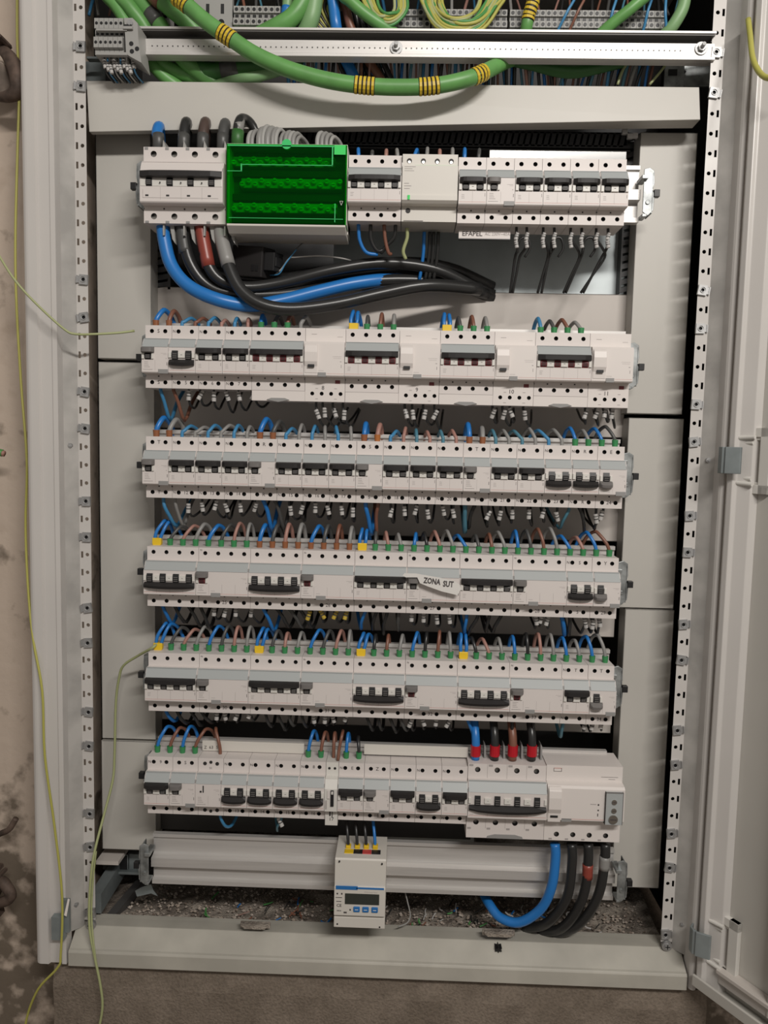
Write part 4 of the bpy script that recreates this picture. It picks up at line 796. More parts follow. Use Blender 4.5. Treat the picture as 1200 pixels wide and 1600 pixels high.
# top row feeds
for i, (c, x_, xt, yt) in enumerate((('b', 560, 560, 231), ('d', 581, 582, 235), ('p', 603, 604, 233), ('g', 621, 620, 232), ('b', 648, 652, 232), ('g', 667, 668, 230), ('p', 687, 687, 233), ('g', 707, 707, 231), ('b', 726, 726, 231), ('d', 748, 749, 232))):
    topwire(1, i + 4, at(x_, 250, N + .03).x, z1, c, '-', yt, xt, .0025)
fr = {}
for i, (c, nm, x_, yt) in enumerate((('blue', 'blue', 245, 188), ('black_wire', 'black', 284, 181), ('dark_brown', 'dark brown', 314, 181), ('dark_grey_wire', 'grey', 345, 183))):
    q = at(x_ + 3, 226, N + .036); zt = at(x_, yt, N + .045).z - .007 - q.z; dxx = -.003 if i == 0 else .0005
    P = [q + Vector((0, 0, -.012)), q + Vector((0, 0, .004)), q + Vector((dxx, .003, zt * .6)), q + Vector((dxx, .012, zt)), q + Vector((dxx - .005, .03, zt * .75)), q + Vector((-.013, .05, -.004))]
    t = thing('supply_wire', 'thick %s wire, %s into the top left main breaker from above' % (nm, ORD[i]), 'wire', 'thick wires above the top main breaker', me=MB().tube(spline(P, 4), .0072, 0, 12).mesh('supply_wire', c, smooth=True))
    put('sleeve', MB().tube([q + Vector((0, 0, -.012)), q + Vector((0, 0, .006)), q + Vector((dxx * .3, .001, .013))], .0078, 0, 14).mesh('sleeve', 'dark_grey_wire', smooth=True), t)
P = [at(371, 232, N + .03), at(371, 215, N + .03), at(373, 192, N + .032), at(380, 185, N + .045), at(392, 193, N + .055), at(404, 215, N + .06), at(408, 240, N + .06)]
t = thing('supply_wire', 'black cable with grey-green sleeve bending into the green terminal block', 'wire', me=MB().tube(spline(P, 4), .0062, 0, 12).mesh('supply_wire', 'black_wire', smooth=True))
put('sleeve', MB().tube([at(371, 232, N + .03), at(371, 215, N + .03), at(372, 205, N + .031)], .0080, 0, 14).mesh('sleeve', 'cable_green_dark', smooth=True), t)
put('sleeve', MB().tube([at(372, 207, N + .031), at(373, 197, N + .031), at(375, 189, N + .037)], .0068, 0, 14).mesh('sleeve', 'grey', smooth=True), t)
for i, (x_, yt, r) in enumerate(((389, 204, .003), (395, 202, .003), (406, 198, .0045), (412, 195, .003), (419, 197, .0045), (427, 199, .003), (432, 200, .003), (440, 206, .0025), (447, 204, .003), (453, 205, .003), (459, 206, .003), (465, 212, .0025), (497, 205, .003), (504, 206, .003), (511, 208, .003), (518, 212, .0025))):
    q = at(x_, 232, N + .035); zt = at(x_ + 4, yt, N + .045).z - r - q.z
    P = [q + Vector((0, 0, -.01)), q + Vector((-.001, 0, zt * .5)), q + Vector((.003, .008, zt)), q + Vector((.010, .022, zt * .8)), q + Vector((.014, .035, 0))]
    thing('wire', 'pale grey wire arching behind the green block, %s from left' % ORD[i], 'wire', 'grey wires above the green block', me=MB().tube(spline(P, 4), r, 0, 8).mesh('wire', 'grey' if i % 3 else 'block_grey', smooth=True))
# cables below the top row
def cable(name, label, pts, r, mt, group=None, parts=(), cat='cable', n=12, k=5, flat=True):
    if pts[0][1] < -8: pts = [(pts[0][0] * 2 - pts[1][0], -90, pts[0][2] + .01)] + list(pts)
    if pts[-1][1] < -8: pts = list(pts) + [(pts[-1][0], -90, pts[-1][2] + .01)]
    P = [at(*p) for p in pts]; t = thing(name, label, cat, group, me=MB().tube(spline(P, k), r, 0, n).mesh(name, mt, smooth=True))
    for (nm, seg, rr, m_) in parts: put(nm, MB().tube(spline([at(*p) for p in seg], 4), rr, 0, n).mesh(nm, m_, smooth=True), t)
    return t
cable('supply_cable', 'thick blue cable curving from the top main breaker to the right', [(254, 345, -.01), (257, 375, -.012), (268, 415, -.015), (295, 447, -.018), (340, 468, -.02), (390, 477, -.01), (440, 470, .0), (500, 455, .01), (560, 442, .02), (620, 437, .04), (700, 445, .08)], .0088, 'blue')
cable('supply_cable', 'thick black cable, second from left below top main breaker', [(285, 345, -.01), (287, 370, -.01), (297, 410, -.008), (320, 442, -.004), (355, 458, .0), (420, 461, .01), (500, 452, .02), (600, 438, .03), (700, 442, .05), (760, 460, .08)], .0080, 'black_wire', parts=[('sleeve', [(284, 348, -.0095), (286, 370, -.0098), (290, 395, -.009)], .0088, 'dark_grey_wire')])
cable('supply_cable', 'thick black cable with red-brown sleeve, third below top main breaker', [(315, 345, -.01), (317, 370, -.012), (325, 412, -.014), (345, 438, -.010), (385, 449, -.002), (440, 442, .005), (520, 422, .01), (600, 411, .02), (680, 421, .03), (745, 452, .05)], .0080, 'black_wire', parts=[('sleeve', [(314.5, 350, -.01), (317, 370, -.012), (326, 417, -.014)], .0090, 'copper_red')])
cable('supply_cable', 'thick black cable with grey sleeve, fourth below top main breaker', [(343, 345, -.01), (346, 372, -.014), (358, 418, -.022), (378, 455, -.026), (412, 477, -.026), (460, 483, -.02), (530, 474, -.01), (600, 458, .0), (670, 446, .01), (750, 452, .04)], .0086, 'black_wire', parts=[('sleeve', [(343, 350, -.01), (346, 372, -.014), (357, 415, -.0218)], .0094, 'grey')])
for i, (ya, yb, yc) in enumerate(((425, 418, 428), (440, 428, 440), (452, 440, 446))):
    cable('cable', 'black cable deep behind the blue cable, %s from top' % ORD[i], [(330, ya, .07), (420, ya + 10, .05), (520, yb + 4, .04), (620, yb - 8, .045), (700, yb, .06), (770, yc + 20, .09)], .0075, 'black_wire', 'black cables behind the blue cable')
for i in range(4):
    q = at(268 + i * 31, 366, N + D + .01); thing('divider_tab', 'pale plastic divider tab, %s from left under the top left main breaker' % ORD[i], 'divider', 'divider tabs under the top main breaker', me=MB().add([q + Vector((-.003, 0, .015)), q + Vector((.003, 0, .014)), q + Vector((.005, 0, -.012)), q + Vector((.001, 0, -.006)), q + Vector((-.003, .02, .015)), q + Vector((.003, .02, .014)), q + Vector((.005, .02, -.012)), q + Vector((.001, .02, -.006))], [(0, 1, 2, 3), (7, 6, 5, 4), (0, 4, 5, 1), (1, 5, 6, 2), (2, 6, 7, 3), (3, 7, 4, 0)]).mesh('divider_tab', 'block_grey'))
# black relay box hanging among the cables
q = at(397, 410, .02); t = thing('relay_box', 'black plastic relay box with plug hanging under the green block', 'relay', loc=q); t.rotation_euler = (.1, .12, -.35)
b = MB().box(-.028, .020, -.012, .022, -.020, .020).box(-.030, -.024, -.014, .024, -.006, .006); put('housing', b.mesh('housing', 'charcoal', .0015), t)
put('plug', MB().box(.020, .036, -.008, .016, -.010, .014).box(.032, .038, -.006, .012, -.004, .008).mesh('plug', 'black', .001), t)
put('plug_slots', MB().box(.004, .008, -.0128, -.012, -.012, -.004).box(.010, .014, -.0128, -.012, -.012, -.004).mesh('plug_slots', 'black'), t)
cable('thin_wire', 'thin white wire from the black relay box curving right', [(428, 431, .02), (440, 420, .015), (452, 404, .012), (462, 402, .012), (500, 400, .014), (530, 403, .016), (548, 407, .03)], .0011, 'marker', cat='wire', n=6)
cable('thin_wire', 'thin blue wire beside the relay box plug', [(422, 430, .02), (436, 428, .012), (446, 412, .01), (463, 390, .01)], .0010, 'light_blue', cat='wire', n=6)
cable('thin_wire', 'thin dark wire rising from the relay box towards the green block', [(455, 400, .012), (470, 382, .012), (495, 368, .012), (520, 362, .03)], .0008, 'dark_grey_wire', cat='wire', n=6)
for i, (x_, c, pts) in enumerate(((560, 'blue', [(560, 350), (562, 375), (572, 394), (590, 398)]), (579, 'black_wire', [(579, 350), (580, 375), (590, 392), (603, 388)]), (600, 'brown', [(600, 350), (602, 375), (607, 395), (611, 397)]), (617, 'black_wire', [(618, 350), (616, 370), (603, 385), (595, 396)]), (634, 'earth_pale', [(636, 356), (636, 372), (630, 392), (634, 405)]))):
    cable('wire', '%s wire below the four pole breaker beside the surge device' % ('blue', 'black', 'brown', 'second black', 'yellow-green')[i], [(a_, b_, -.010 + .004 * j) for j, (a_, b_) in enumerate(pts)], .0024, c, cat='wire', n=8)
for i, x_ in enumerate((661, 670, 676, 683)): cable('wire', '%s upright wire under the surge device, %s from left' % (('dark blue', 'black')[i > 0], ORD[i]), [(x_ + 2, 362, .01), (x_, 400, .02), (x_ - 6, 440, .03)], .0024, 'blue' if i == 0 else 'black_wire', cat='wire', n=8)
for i, (x_, x2, x3) in enumerate(((807, 805, 797), (823, 812, 801), (849, 856, 840), (866, 858, 846), (892, 905, 880), (909, 908, 884), (932, 945, 907), (950, 940, 911))):
    t = cable('wire', 'black wire with white markers under right half of the top row, %s from left' % ORD[i], [(x_, 350, -.012), (x_, 372, -.012), ((x_ + x2) / 2 + 3, 388, -.006), (x2, 402, .004), ((x2 + x3) / 2, 430, .012), (x3, 458, .02)], .0018, 'black_wire', 'wires under the right half of the top row', cat='wire', n=6)
    q = at(x_, 374, -.012)
    for j in (0, 1): m_ = put('marker_sleeve', marker_mesh('marker'), t, q + Vector((0, 0, .004 - j * .010))); m_.rotation_euler = (0, .2 * (-1) ** j, 0); m_.scale = (.9, .9, .7)
for i, x_ in enumerate((816, 868, 918)): cable('wire', 'black wire loop under the right half of the top row, %s from left' % ORD[i], [(x_ - 8, 395, -.005), (x_ - 4, 375, -.008), (x_ + 8, 372, -.008), (x_ + 12, 388, -.006), (x_ + 4, 402, -.004)], .0018, 'black_wire', cat='wire', n=6)
# cables of the bottom right add-on
PB_ = [('blue', 'thick blue cable looping from the bottom right add-on block', [(867, 1318, -.012), (868, 1340, -.014), (862, 1385, -.016), (845, 1420, -.010), (812, 1441, .0), (782, 1434, .012), (764, 1412, .03), (755, 1395, .06)], None), ('black_wire', 'plain thick black cable right of the blue cable loop', [(893, 1318, -.012), (894, 1345, -.014), (888, 1395, -.014), (872, 1425, -.008), (850, 1445, .004), (820, 1450, .03)], None), ('black_wire', 'thick black cable with dark red tape under the add-on block', [(919, 1318, -.012), (919, 1345, -.014), (914, 1390, -.014), (898, 1428, -.008), (874, 1452, .004), (840, 1456, .03)], ('label_red', 1350, 1372, 918.5, 918)), ('black_wire', 'thick black cable with grey tape, rightmost under the add-on block', [(946, 1318, -.012), (945, 1345, -.014), (936, 1395, -.014), (916, 1432, -.008), (890, 1453, .004), (850, 1460, .03)], ('grey', 1338, 1358, 945, 944))]
for c, lab, pts, tp in PB_:
    pa = []
    if tp: pa = [('tape', [(tp[3], tp[1], -.0140), (tp[4] - .3, tp[2], -.0142)], .0074, 'copper_red' if tp[0] == 'label_red' else 'grey')]
    cable('supply_cable', lab, pts, .0068, c, 'cables under the bottom add-on block', pa)
# ------------------------------------------------------------------ top area: busbar rail, terminal blocks, cables
a = at(215, 48, .0); c = at(1104, 48, .0)
TPz = [at(640, v, .0).z for v in (48, 52, 63, 65, 86, 87, 92)]
pr = [(-.006, TPz[0]), (-.006, TPz[1]), (.010, TPz[1] - .001), (.010, TPz[2]), (-.002, TPz[3]), (-.002, TPz[4]), (-.005, TPz[5]), (-.005, TPz[6]), (.012, TPz[6]), (.012, TPz[0])]
t = thing('support_rail', 'long pale metal support rail with tiny holes across the top', 'rail'); put('rail_profile', MB().prism(pr, -.36, .412).mesh('rail_profile', 'aluminium', .0004), t)
put('rail_lip_shade', MB().box(-.358, .410, .0088, .0095, TPz[2], TPz[1] - .001).box(-.358, .410, -.0055, .0095, TPz[1] - .0024, TPz[1] - .001).mesh('rail_lip_shade', 'dark_metal'), t)  # dark strips added to paint the shade and dark reflection under the lip
hl = MB(); zq = at(640, 75.5, -.002).z; x = a.x + .02
while x < c.x - .03: hl.cyl((x, -.0024, zq), (x, -.001, zq), .0010, 0, 6); x += .0068
put('punched_holes', hl.mesh('punched_holes', 'dark_metal'), t, kind='stuff')
for px, py in ((619, 74), (1096, 75)):
    q = at(px, py, -.004); b = MB().cyl(q, q + Vector((0, .003, 0)), .0082, 0, 18).cyl(q + Vector((0, -.004, 0)), q, .0052, 0, 6).cyl(q + Vector((0, -.010, .001)), q + Vector((0, -.003, 0)), .0026, 0, 10)
    put('rail_bolt', b.mesh('rail_bolt', 'steel', .0003), t)
b = bx(135, 88, 400, 94, .02, .01); thing('rear_rail', 'dull lower flange behind the front terminal block', 'rail', me=b.mesh('rear_rail', 'galvanised_dull'))
# terminal blocks (each one lifts off its rail)
def tblock(w, h, d):
    b = MB(); b.prism([(0, h * .5), (0, h * .22), (.003, h * .20), (.003, -h * .02), (-.003, -h * .05), (-.003, -h * .34), (.002, -h * .36), (.002, -h * .5), (d, -h * .5), (d, h * .42), (d * .4, h * .5 + .004)], .0002, w - .0002)
    b.cyl((w / 2, -.0005, h * .36), (w / 2, .002, h * .36), w * .30, 1, 10).cyl((w / 2, -.0035, -h * .2), (w / 2, 0, -h * .2), w * .30, 1, 10).box(w * .2, w * .8, .0026, .004, h * .06, h * .18, 1)
    return b.mesh('terminal_block', ['block_grey', 'black'], 0)
def strip(xa, xb, ya, yb, n, y, where):
    A_ = at(xa, ya, y); C_ = at(xb, yb, y); w = (C_.x - A_.x) / n; h = A_.z - C_.z; me = tblock(w, h, .03); zc = (A_.z + C_.z) / 2
    for i in range(n): thing('terminal_block', 'narrow grey terminal block, %s in the strip %s' % (ORD[i], where), 'terminal block', 'terminal blocks %s' % where, (A_.x + w * i, y, zc), me)
strip(365, 438, 9, 47, 8, .03, 'left of the green cables at top')
strip(440, 470, 12, 47, 3, .03, 'behind the two green cables at top')
strip(228, 262, 10, 47, 3, .03, 'behind the left green cables')
strip(612, 672, 14, 50, 6, .03, 'between the yellow-green bundles')
strip(675, 792, 14, 50, 12, .03, 'behind the yellow-green bundle')
strip(797, 1040, 15, 52, 26, .03, 'at the top right above the rail')
thing('end_plate', 'grey perforated plate between cables at the very top', 'plate', me=bx(300, -20, 363, 47, .035, .01).box(at(322, 20, .0345).x, at(327, 20, .0345).x, .0344, .035, at(322, 21, .0345).z, at(322, 6, .0345).z, 1).box(at(345, 20, .0345).x, at(350, 20, .0345).x, .0344, .035, at(345, 21, .0345).z, at(345, 6, .0345).z, 1).cyl(at(346, 35, .034), at(346, 35, .036), .0040, 1, 14).cyl(at(302, 32, .034), at(302, 32, .036), .0030, 1, 14).mesh('end_plate', ['block_grey', 'black']))
# front-left block: six terminals and an end clamp
Yb = -.028; A_ = at(147, 28, Yb); C_ = at(193, 85, Yb); w = (C_.x - A_.x) / 6; h = A_.z - C_.z; me = tblock(w, h, .04)
for i in range(6): thing('terminal_block', 'two tier grey terminal block in the front left group of six, %s from left' % ORD[i], 'terminal block', 'front left terminal blocks', (A_.x + w * i, Yb, (A_.z + C_.z) / 2), me)
b = MB(); PZ = lambda x_, y_: (at(x_, y_, Yb - .004).x, at(x_, y_, Yb - .004).z)
b.poly([PZ(194, 28), PZ(207, 28), PZ(215, 36), PZ(216, 60), PZ(218, 78), PZ(221, 98), PZ(203, 88), PZ(197, 84)], Yb - .004, Yb + .03)
for x_, y_ in ((205, 68), (206, 80), (214, 76)): q = at(x_, y_, Yb - .0045); b.cyl(q, q + Vector((0, .003, 0)), .0028, 1, 12)
q = at(203, 35, Yb - .006); b.cyl(q, q + Vector((0, .003, 0)), .0036, 2, 14); b.box(*[at(196, 40, Yb).x, at(210, 40, Yb).x], Yb - .008, Yb, at(200, 50, Yb).z, at(200, 46, Yb).z, 0).box(*[at(197, 40, Yb).x, at(208, 40, Yb).x], Yb - .006, Yb, at(200, 45, Yb).z, at(200, 42, Yb).z, 1)
thing('end_clamp', 'grey end clamp with screw right of the front left terminal blocks', 'clamp', me=b.mesh('end_clamp', ['block_grey', 'black', 'steel'], 0))
for (ya, yb, c) in ((44, 48, 'block_grey'), (81, 86, 'block_grey')): thing('marker_rail', 'grey marker strip %s the front left terminal blocks' % ('across' if ya < 60 else 'below'), 'strip', me=bx(150, ya, 198, yb, Yb - .006, .006).mesh('marker_rail', c, .0003))
for i in range(10):
    x_ = 163 + i * 5; y_ = 100 + (i % 3) * 4; t = cable('thin_wire', 'thin wire with white marker under front left terminal blocks, %s from left' % ORD[i], [(x_, 88, Yb + .01), (x_ + 1, 105, Yb + .01), (x_ + 6, 118, Yb + .02), (x_ + 18, 132, Yb + .045)], .0011, ('black_wire', 'light_blue', 'dark_grey_wire', 'marker')[i % 4], 'thin wires under the front left terminal blocks', cat='wire', n=6)
    m_ = put('marker_sleeve', marker_mesh('marker'), t, at(x_ + .5, y_, Yb + .010)); m_.scale = (.8, .8, .8); m_.rotation_euler = (0, -.2, 0)
# green cables
def rings(t, P, s0, n, r):
    pass
def gcable(label, pts, r, m_='cable_green', ring=(), tape=(), k=6):
    if pts[0][1] < -8: pts = [(pts[0][0] * 2 - pts[1][0], -110, pts[0][2] + .01)] + list(pts)
    P = spline([at(*p) for p in pts], k); t = thing('green_cable', label, 'cable', me=MB().tube(P, r, 0, 14).mesh('green_cable', m_, smooth=True))
    L = [0]
    for i in range(1, len(P)): L.append(L[-1] + (P[i] - P[i - 1]).length)
    def pos(s):
        s = max(0, min(L[-1] - 1e-6, s))
        for i in range(1, len(P)):
            if L[i] >= s: u_ = (s - L[i - 1]) / (L[i] - L[i - 1]); return P[i - 1].lerp(P[i], u_)
    for (px, py, cnt) in ring:
        j = min(range(len(P)), key=lambda i: (lambda d: d.length)(P[i] - at(px, py, P[i].y))); s = L[j]
        for q in range(cnt):
            s_ = s + (q - (cnt - 1) / 2) * .0053
            put('marker_ring', MB().tube([pos(s_ - .0017), pos(s_ - .0016), pos(s_ + .0016), pos(s_ + .0017)], lambda u_: r * (1.02 if u_ in (0, 1) else 1.09), 0, 14).mesh('marker_ring', 'ring_yellow', smooth=False), t)
        put('marker_band', MB().tube([pos(s - .0053 * cnt / 2), pos(s), pos(s + .0053 * cnt / 2)], r * 1.03, 0, 14).mesh('marker_band', 'charcoal', smooth=True), t)
    for (pa, pb, c) in tape:
        ja = min(range(len(P)), key=lambda i: (P[i] - at(*pa, P[i].y)).length); jb = min(range(len(P)), key=lambda i: (P[i] - at(*pb, P[i].y)).length)
        if ja > jb: ja, jb = jb, ja
        put('tape', MB().tube(P[ja:jb + 1], r * 1.04, 0, 14).mesh('tape', c, smooth=True), t)
    return t
gcable('long bright green cable drooping in front of the top rail', [(262, -22, -.03), (290, 6, -.033), (325, 36, -.034), (360, 60, -.034), (400, 86, -.034), (450, 108, -.034), (505, 124, -.032), (560, 133, -.030), (620, 136.5, -.029), (680, 134, -.028), (735, 122, -.022), (770, 106, .0), (800, 92, .03), (850, 84, .05)], .0098, ring=((285, 3, 4), (354, 55, 4), (570, 134, 5), (669, 135, 5), (752, 118, 4)))
gcable('green cable, leftmost of the group at top left, passing behind the rail', [(160, -20, .015), (182, 10, .015), (205, 48, .02), (230, 90, .025), (255, 118, .03), (285, 140, .04)], .0085)
gcable('green cable with grey tape, third of the group at top left', [(205, -20, .018), (225, 8, .018), (252, 42, .02), (280, 85, .022), (310, 112, .03), (350, 140, .04)], .0105, tape=(((232, 18), (245, 36), 'dark_grey_wire'),))
gcable('green cable, second of the group at top left', [(180, -20, .012), (202, 10, .012), (228, 45, .02), (255, 100, .03), (300, 120, .04), (340, 145, .05)], .0095)
gcable('thick green cable with dark sleeve ending at the rail top left', [(235, -20, .008), (262, 8, .008), (290, 32, .012), (315, 58, .02), (350, 92, .03), (400, 104, .035), (450, 98, .04)], .0115, tape=(((240, -12), (252, 0), 'brown'), ((350, 92), (375, 100), 'dark_grey_wire')))
gcable('green cable curving down from the top left of the blue cable', [(478, -20, .01), (472, 5, .008), (455, 28, .008), (425, 46, .012), (390, 62, .03), (330, 80, .06)], .0112)
gcable('pale green cable dropping beside the striped wires', [(492, -20, .012), (490, 10, .012), (484, 35, .014), (470, 60, .025), (440, 90, .035), (395, 120, .045)], .0112, 'cable_green_pale')
gcable('short pale green cable with blue tape at top', [(450, -20, .028), (449, 8, .028), (446, 30, .03), (440, 60, .05)], .0070, 'cable_green_pale', tape=(((449, 10), (446, 24), 'blue'),))
gcable('slim green and yellow cable crossing to the rail from top centre', [(530, -20, .0), (548, 2, .0), (575, 25, .004), (605, 45, .012), (640, 70, .03)], .0078)
gcable('green cable with yellow rings above the terminal strip', [(838, -22, .008), (832, 5, .008), (826, 25, .01), (822, 46, .014), (815, 80, .04)], .0078, ring=((830, 12, 6),))
gcable('bright green cable crossing the right terminal strip', [(1020, -22, .0), (992, 8, .0), (965, 30, .006), (944, 48, .014), (915, 75, .03)], .0072)
gcable('pale green cable at the top right corner', [(1070, -20, .014), (1068, 8, .014), (1058, 30, .016), (1043, 50, .022), (1010, 80, .04)], .0080, 'cable_green_pale')
gcable('dark green cable hanging behind the rail at right', [(780, 88, .03), (830, 99, .03), (890, 112, .03), (950, 101, .035), (1000, 88, .045)], .0085, 'cable_green_dark')
gcable('dark green cable sweeping below the rail at left', [(290, 95, .035), (330, 112, .03), (380, 106, .03), (430, 98, .035), (470, 92, .045)], .0115, 'cable_green_dark', tape=(((345, 111), (372, 107), 'dark_grey_wire'),))
gcable('pale green cable end resting below the rail', [(330, 138, .03), (370, 124, .03), (405, 118, .032), (440, 108, .04), (470, 95, .06)], .0075, 'cable_green_pale')
cable('blue_cable', 'thick bright blue cable running down past the rail at top', [(518, -20, .012), (522, 15, .012), (526, 46, .014), (534, 80, .035), (546, 105, .035), (560, 135, .04)], .0075, 'blue')
cable('cable', 'brown cable beside the thick blue cable at top', [(532, -10, .02), (541, 15, .02), (550, 48, .02), (572, 90, .04), (600, 130, .05)], .0060, 'brown')
for i, (x_, x2) in enumerate(((553, 566), (512, 528), (560, 585), (570, 596))): cable('cable', 'black cable near the thick blue cable at top, %s' % ORD[i], [(x_, -10, .03), (x_ + 4, 30, .03), (x2, 90, .045), (x2 + 20, 135, .05)], .0040, 'black_wire')
random.seed(4)
EY = ['earth_yellow', 'earth_pale', 'earth_green', 'earth_yellow']
for i in range(9):
    u_ = i / 8; cable('earth_wire', 'yellow-green wire in the dark bundle left of the blue cable, %s' % ORD[i], [(470 + i * 6, -12, .03 + .002 * (i % 3)), (472 + i * 5, 10, .026), (482 + i * 4, 30 - i, .026), (500 + i * 3, 46, .03), (515 + i * 2, 60, .04)], .0018, ['earth_yellow', 'black_wire'][i % 2], 'yellow-green wires left of the blue cable', cat='wire', n=6, k=4)
for i in range(11):
    w_ = 36 - i * 1.7 + random.uniform(-2, 2); dep = 47 - i * 2.2 + random.uniform(-5, 3); cx_ = 600 + random.uniform(-6, 8)
    cable('earth_wire', 'yellow-green wire in the hanging loop right of the blue cable, %s from outside' % ORD[i], [(cx_ - w_, -14, .012 + .002 * (i % 3)), (cx_ - w_ * .8, 10, .01), (cx_ - w_ * .3, dep * .7 + 6, .008 - .0006 * i), (cx_ + w_ * .3, dep * .75 + 5, .008 - .0006 * i), (cx_ + w_ * .9, 16, .01), (cx_ + w_ * .9, -14, .014)], .0022, EY[i % 4], 'yellow-green loop right of the blue cable', cat='wire', n=6, k=4)
for i in range(16):
    w_ = 62 - i * 2.0 + random.uniform(-3, 3); dep = 57 - i * 1.5 + random.uniform(-4, 4); cx_ = 722 + random.uniform(-7, 8)
    j = random.uniform(-3, 3)
    cable('earth_wire', 'yellow-green wire in the wide hanging bundle above the rail, %s from outside' % ORD[i], [(cx_ - w_, -14, .012 + .003 * (i % 3)), (cx_ - w_ * .92 + j, 10, .008), (cx_ - w_ * .6, dep * .72, .004 - .0004 * i), (cx_ - w_ * .1, dep * .93 - 2, .002 - .0004 * i), (cx_ + w_ * .45, dep * .76, .004 - .0004 * i), (cx_ + w_ * .85 - j, 12, .008), (cx_ + w_ * 1.05, -14, .014)], .0023, EY[(i * 3 + i // 4) % 4], 'wide yellow-green bundle above the rail', cat='wire', n=6, k=4)
# fanned thin wires above the strips and below the rail
random.seed(9)
pal = ['light_blue', 'black_wire', 'brown', 'grey', 'blue', 'dark_grey_wire', 'pink_brown', 'black_wire', 'teal', 'black_wire']
pn = {'light_blue': 'light blue', 'black_wire': 'black', 'brown': 'brown', 'grey': 'grey', 'blue': 'blue', 'dark_grey_wire': 'dark grey', 'pink_brown': 'pale brown', 'teal': 'teal'}
for i in range(86):
    x_ = 448 + i * 6.75 + random.uniform(-1.5, 1.5); c = pal[(i * 7 + i // 5) % 10]; y_ = .036 + .012 * random.random()
    sk = random.uniform(-4, 4) + (8 if x_ > 880 else 0) * 1
    t = cable('thin_wire', '%s thin wire dropping behind the top rail, %s from left' % (pn[c], ORD[i]), [(x_ + sk, 60, y_), (x_, 95, y_), (x_ - sk, 128, y_ + .01), (x_ - sk * 1.5, 150, y_ + .02)], random.choice((.0017, .0022, .0026)), c, 'thin wires dropping behind the top rail', cat='wire', n=6, k=3)
    if i % 4 == 1 and x_ > 640: m_ = put('marker_sleeve', marker_mesh('marker'), t, at(x_, 94, y_ - .004)); m_.scale = (1, 1, .5)
for i in range(62):
    x_ = 140 + i * 15 + random.uniform(-5, 5); c = pal[(i * 3 + i // 4) % 10]; y_ = .045 + .03 * random.random(); sk = random.uniform(-14, 14)
    cable('thin_wire', '%s thin wire feeding the terminals at the very top, %s from left' % (pn[c], ORD[i]), [(x_ + sk * 1.5, -25, y_ + .02), (x_ + sk * .6, 0, y_ + .008), (x_, 24, y_)], random.choice((.0016, .0022)), c, 'thin wires feeding the top terminals', cat='wire', n=6, k=3)
for i, (xa, xb) in enumerate(((897, 872), (1015, 1005), (912, 890), (960, 950), (1035, 1040))): cable('thin_wire', '%s slanting wire in front of the right terminal strip, %s from left' % ('blue' if i != 2 else 'brown', ORD[i]), [(xa + 6, -15, .015), ((xa + xb) / 2 + 2, 18, .012), (xb, 47, .02), (xb - 10, 70, .03)], .0019, 'light_blue' if i != 2 else 'brown', cat='wire', n=6)
for i in range(2): cable('thin_wire', 'yellow wire slanting down from the right end of the rail, %s' % ORD[i], [(1012 + 62 * i - 30, 96, .03), (1000 + 60 * i - 28, 112, .03), (985 + 50 * i - 20, 132, .03)], .0018, 'earth_pale', cat='wire', n=6)
b = bx(1040, 93, 1068, 135, .045, .003); bx(1055, 93, 1110, 135, .06, .003, b); bx(1045, 108, 1058, 118, .044, .001, b, 1)
for x_, y_ in ((1068, 99), (1076, 99), (1070, 112), (1066, 120)): q = at(x_, y_, .0595); b.cyl(q, q + Vector((0, .001, 0)), .002, 1, 10)
thing('slotted_bracket', 'galvanised bracket with square hole below the right rail end', 'bracket', me=b.mesh('slotted_bracket', ['galvanised', 'black']))
b = bx(134, 96, 164, 140, .05, .004); thing('side_bracket', 'dull grey plate behind the left post below the rail', 'bracket', me=b.mesh('side_bracket', 'galvanised_dull'))
# ------------------------------------------------------------------ door on the right
th = math.atan2(-.0806, .0478); dp = Vector((.4475, -.030, 0)); dn = Vector((-math.sin(th), math.cos(th), 0)) * -1
zb = -1.246; ztd = .3; wd = .62
door = put('cabinet_door', MB().box(0, wd, .012, .014, zb, ztd).mesh('cabinet_door', 'panel'), cab, (dp.x, dp.y, CZ), label='open light grey cabinet door hinged along the right post'); door.rotation_euler = (0, 0, th); door.location = Vector((dp.x, dp.y, CZ)) + dn * .009 + Vector((.011, 0, 0))
def dl(px, py, off=0):         # photo pixel -> door local, off = distance in front of the door skin
    q = atp(px, py, dp + dn * off, dn) - Vector((dp.x, dp.y, 0)); c_, s_ = math.cos(-th), math.sin(-th); return Vector((q.x * c_ - q.y * s_, q.x * s_ + q.y * c_, q.z))
put('hinge_edge', MB().plan([(0, -.006), (.004, -.010), (.012, -.010), (.014, -.004), (.030, .002), (.034, .012), (.0, .012)], zb, ztd).mesh('hinge_edge', 'post', .001), door)
put('inner_profile', MB().plan([(.100, .012), (.103, -.003), (.140, -.003), (.143, .012)], zb + .02, ztd).mesh('inner_profile', 'panel', .001), door)
put('bottom_edge', MB().box(.0, wd, -.012, .012, zb, zb + .004).box(.0, wd, -.014, -.010, zb, zb + .016).mesh('bottom_edge', 'panel', .001), door)
put('bottom_rail', MB().box(.03, wd, -.006, .012, zb + .034, zb + .040).box(.03, wd, .0, .004, zb + .018, zb + .034).mesh('bottom_rail', 'panel_pinkish', .001), door)
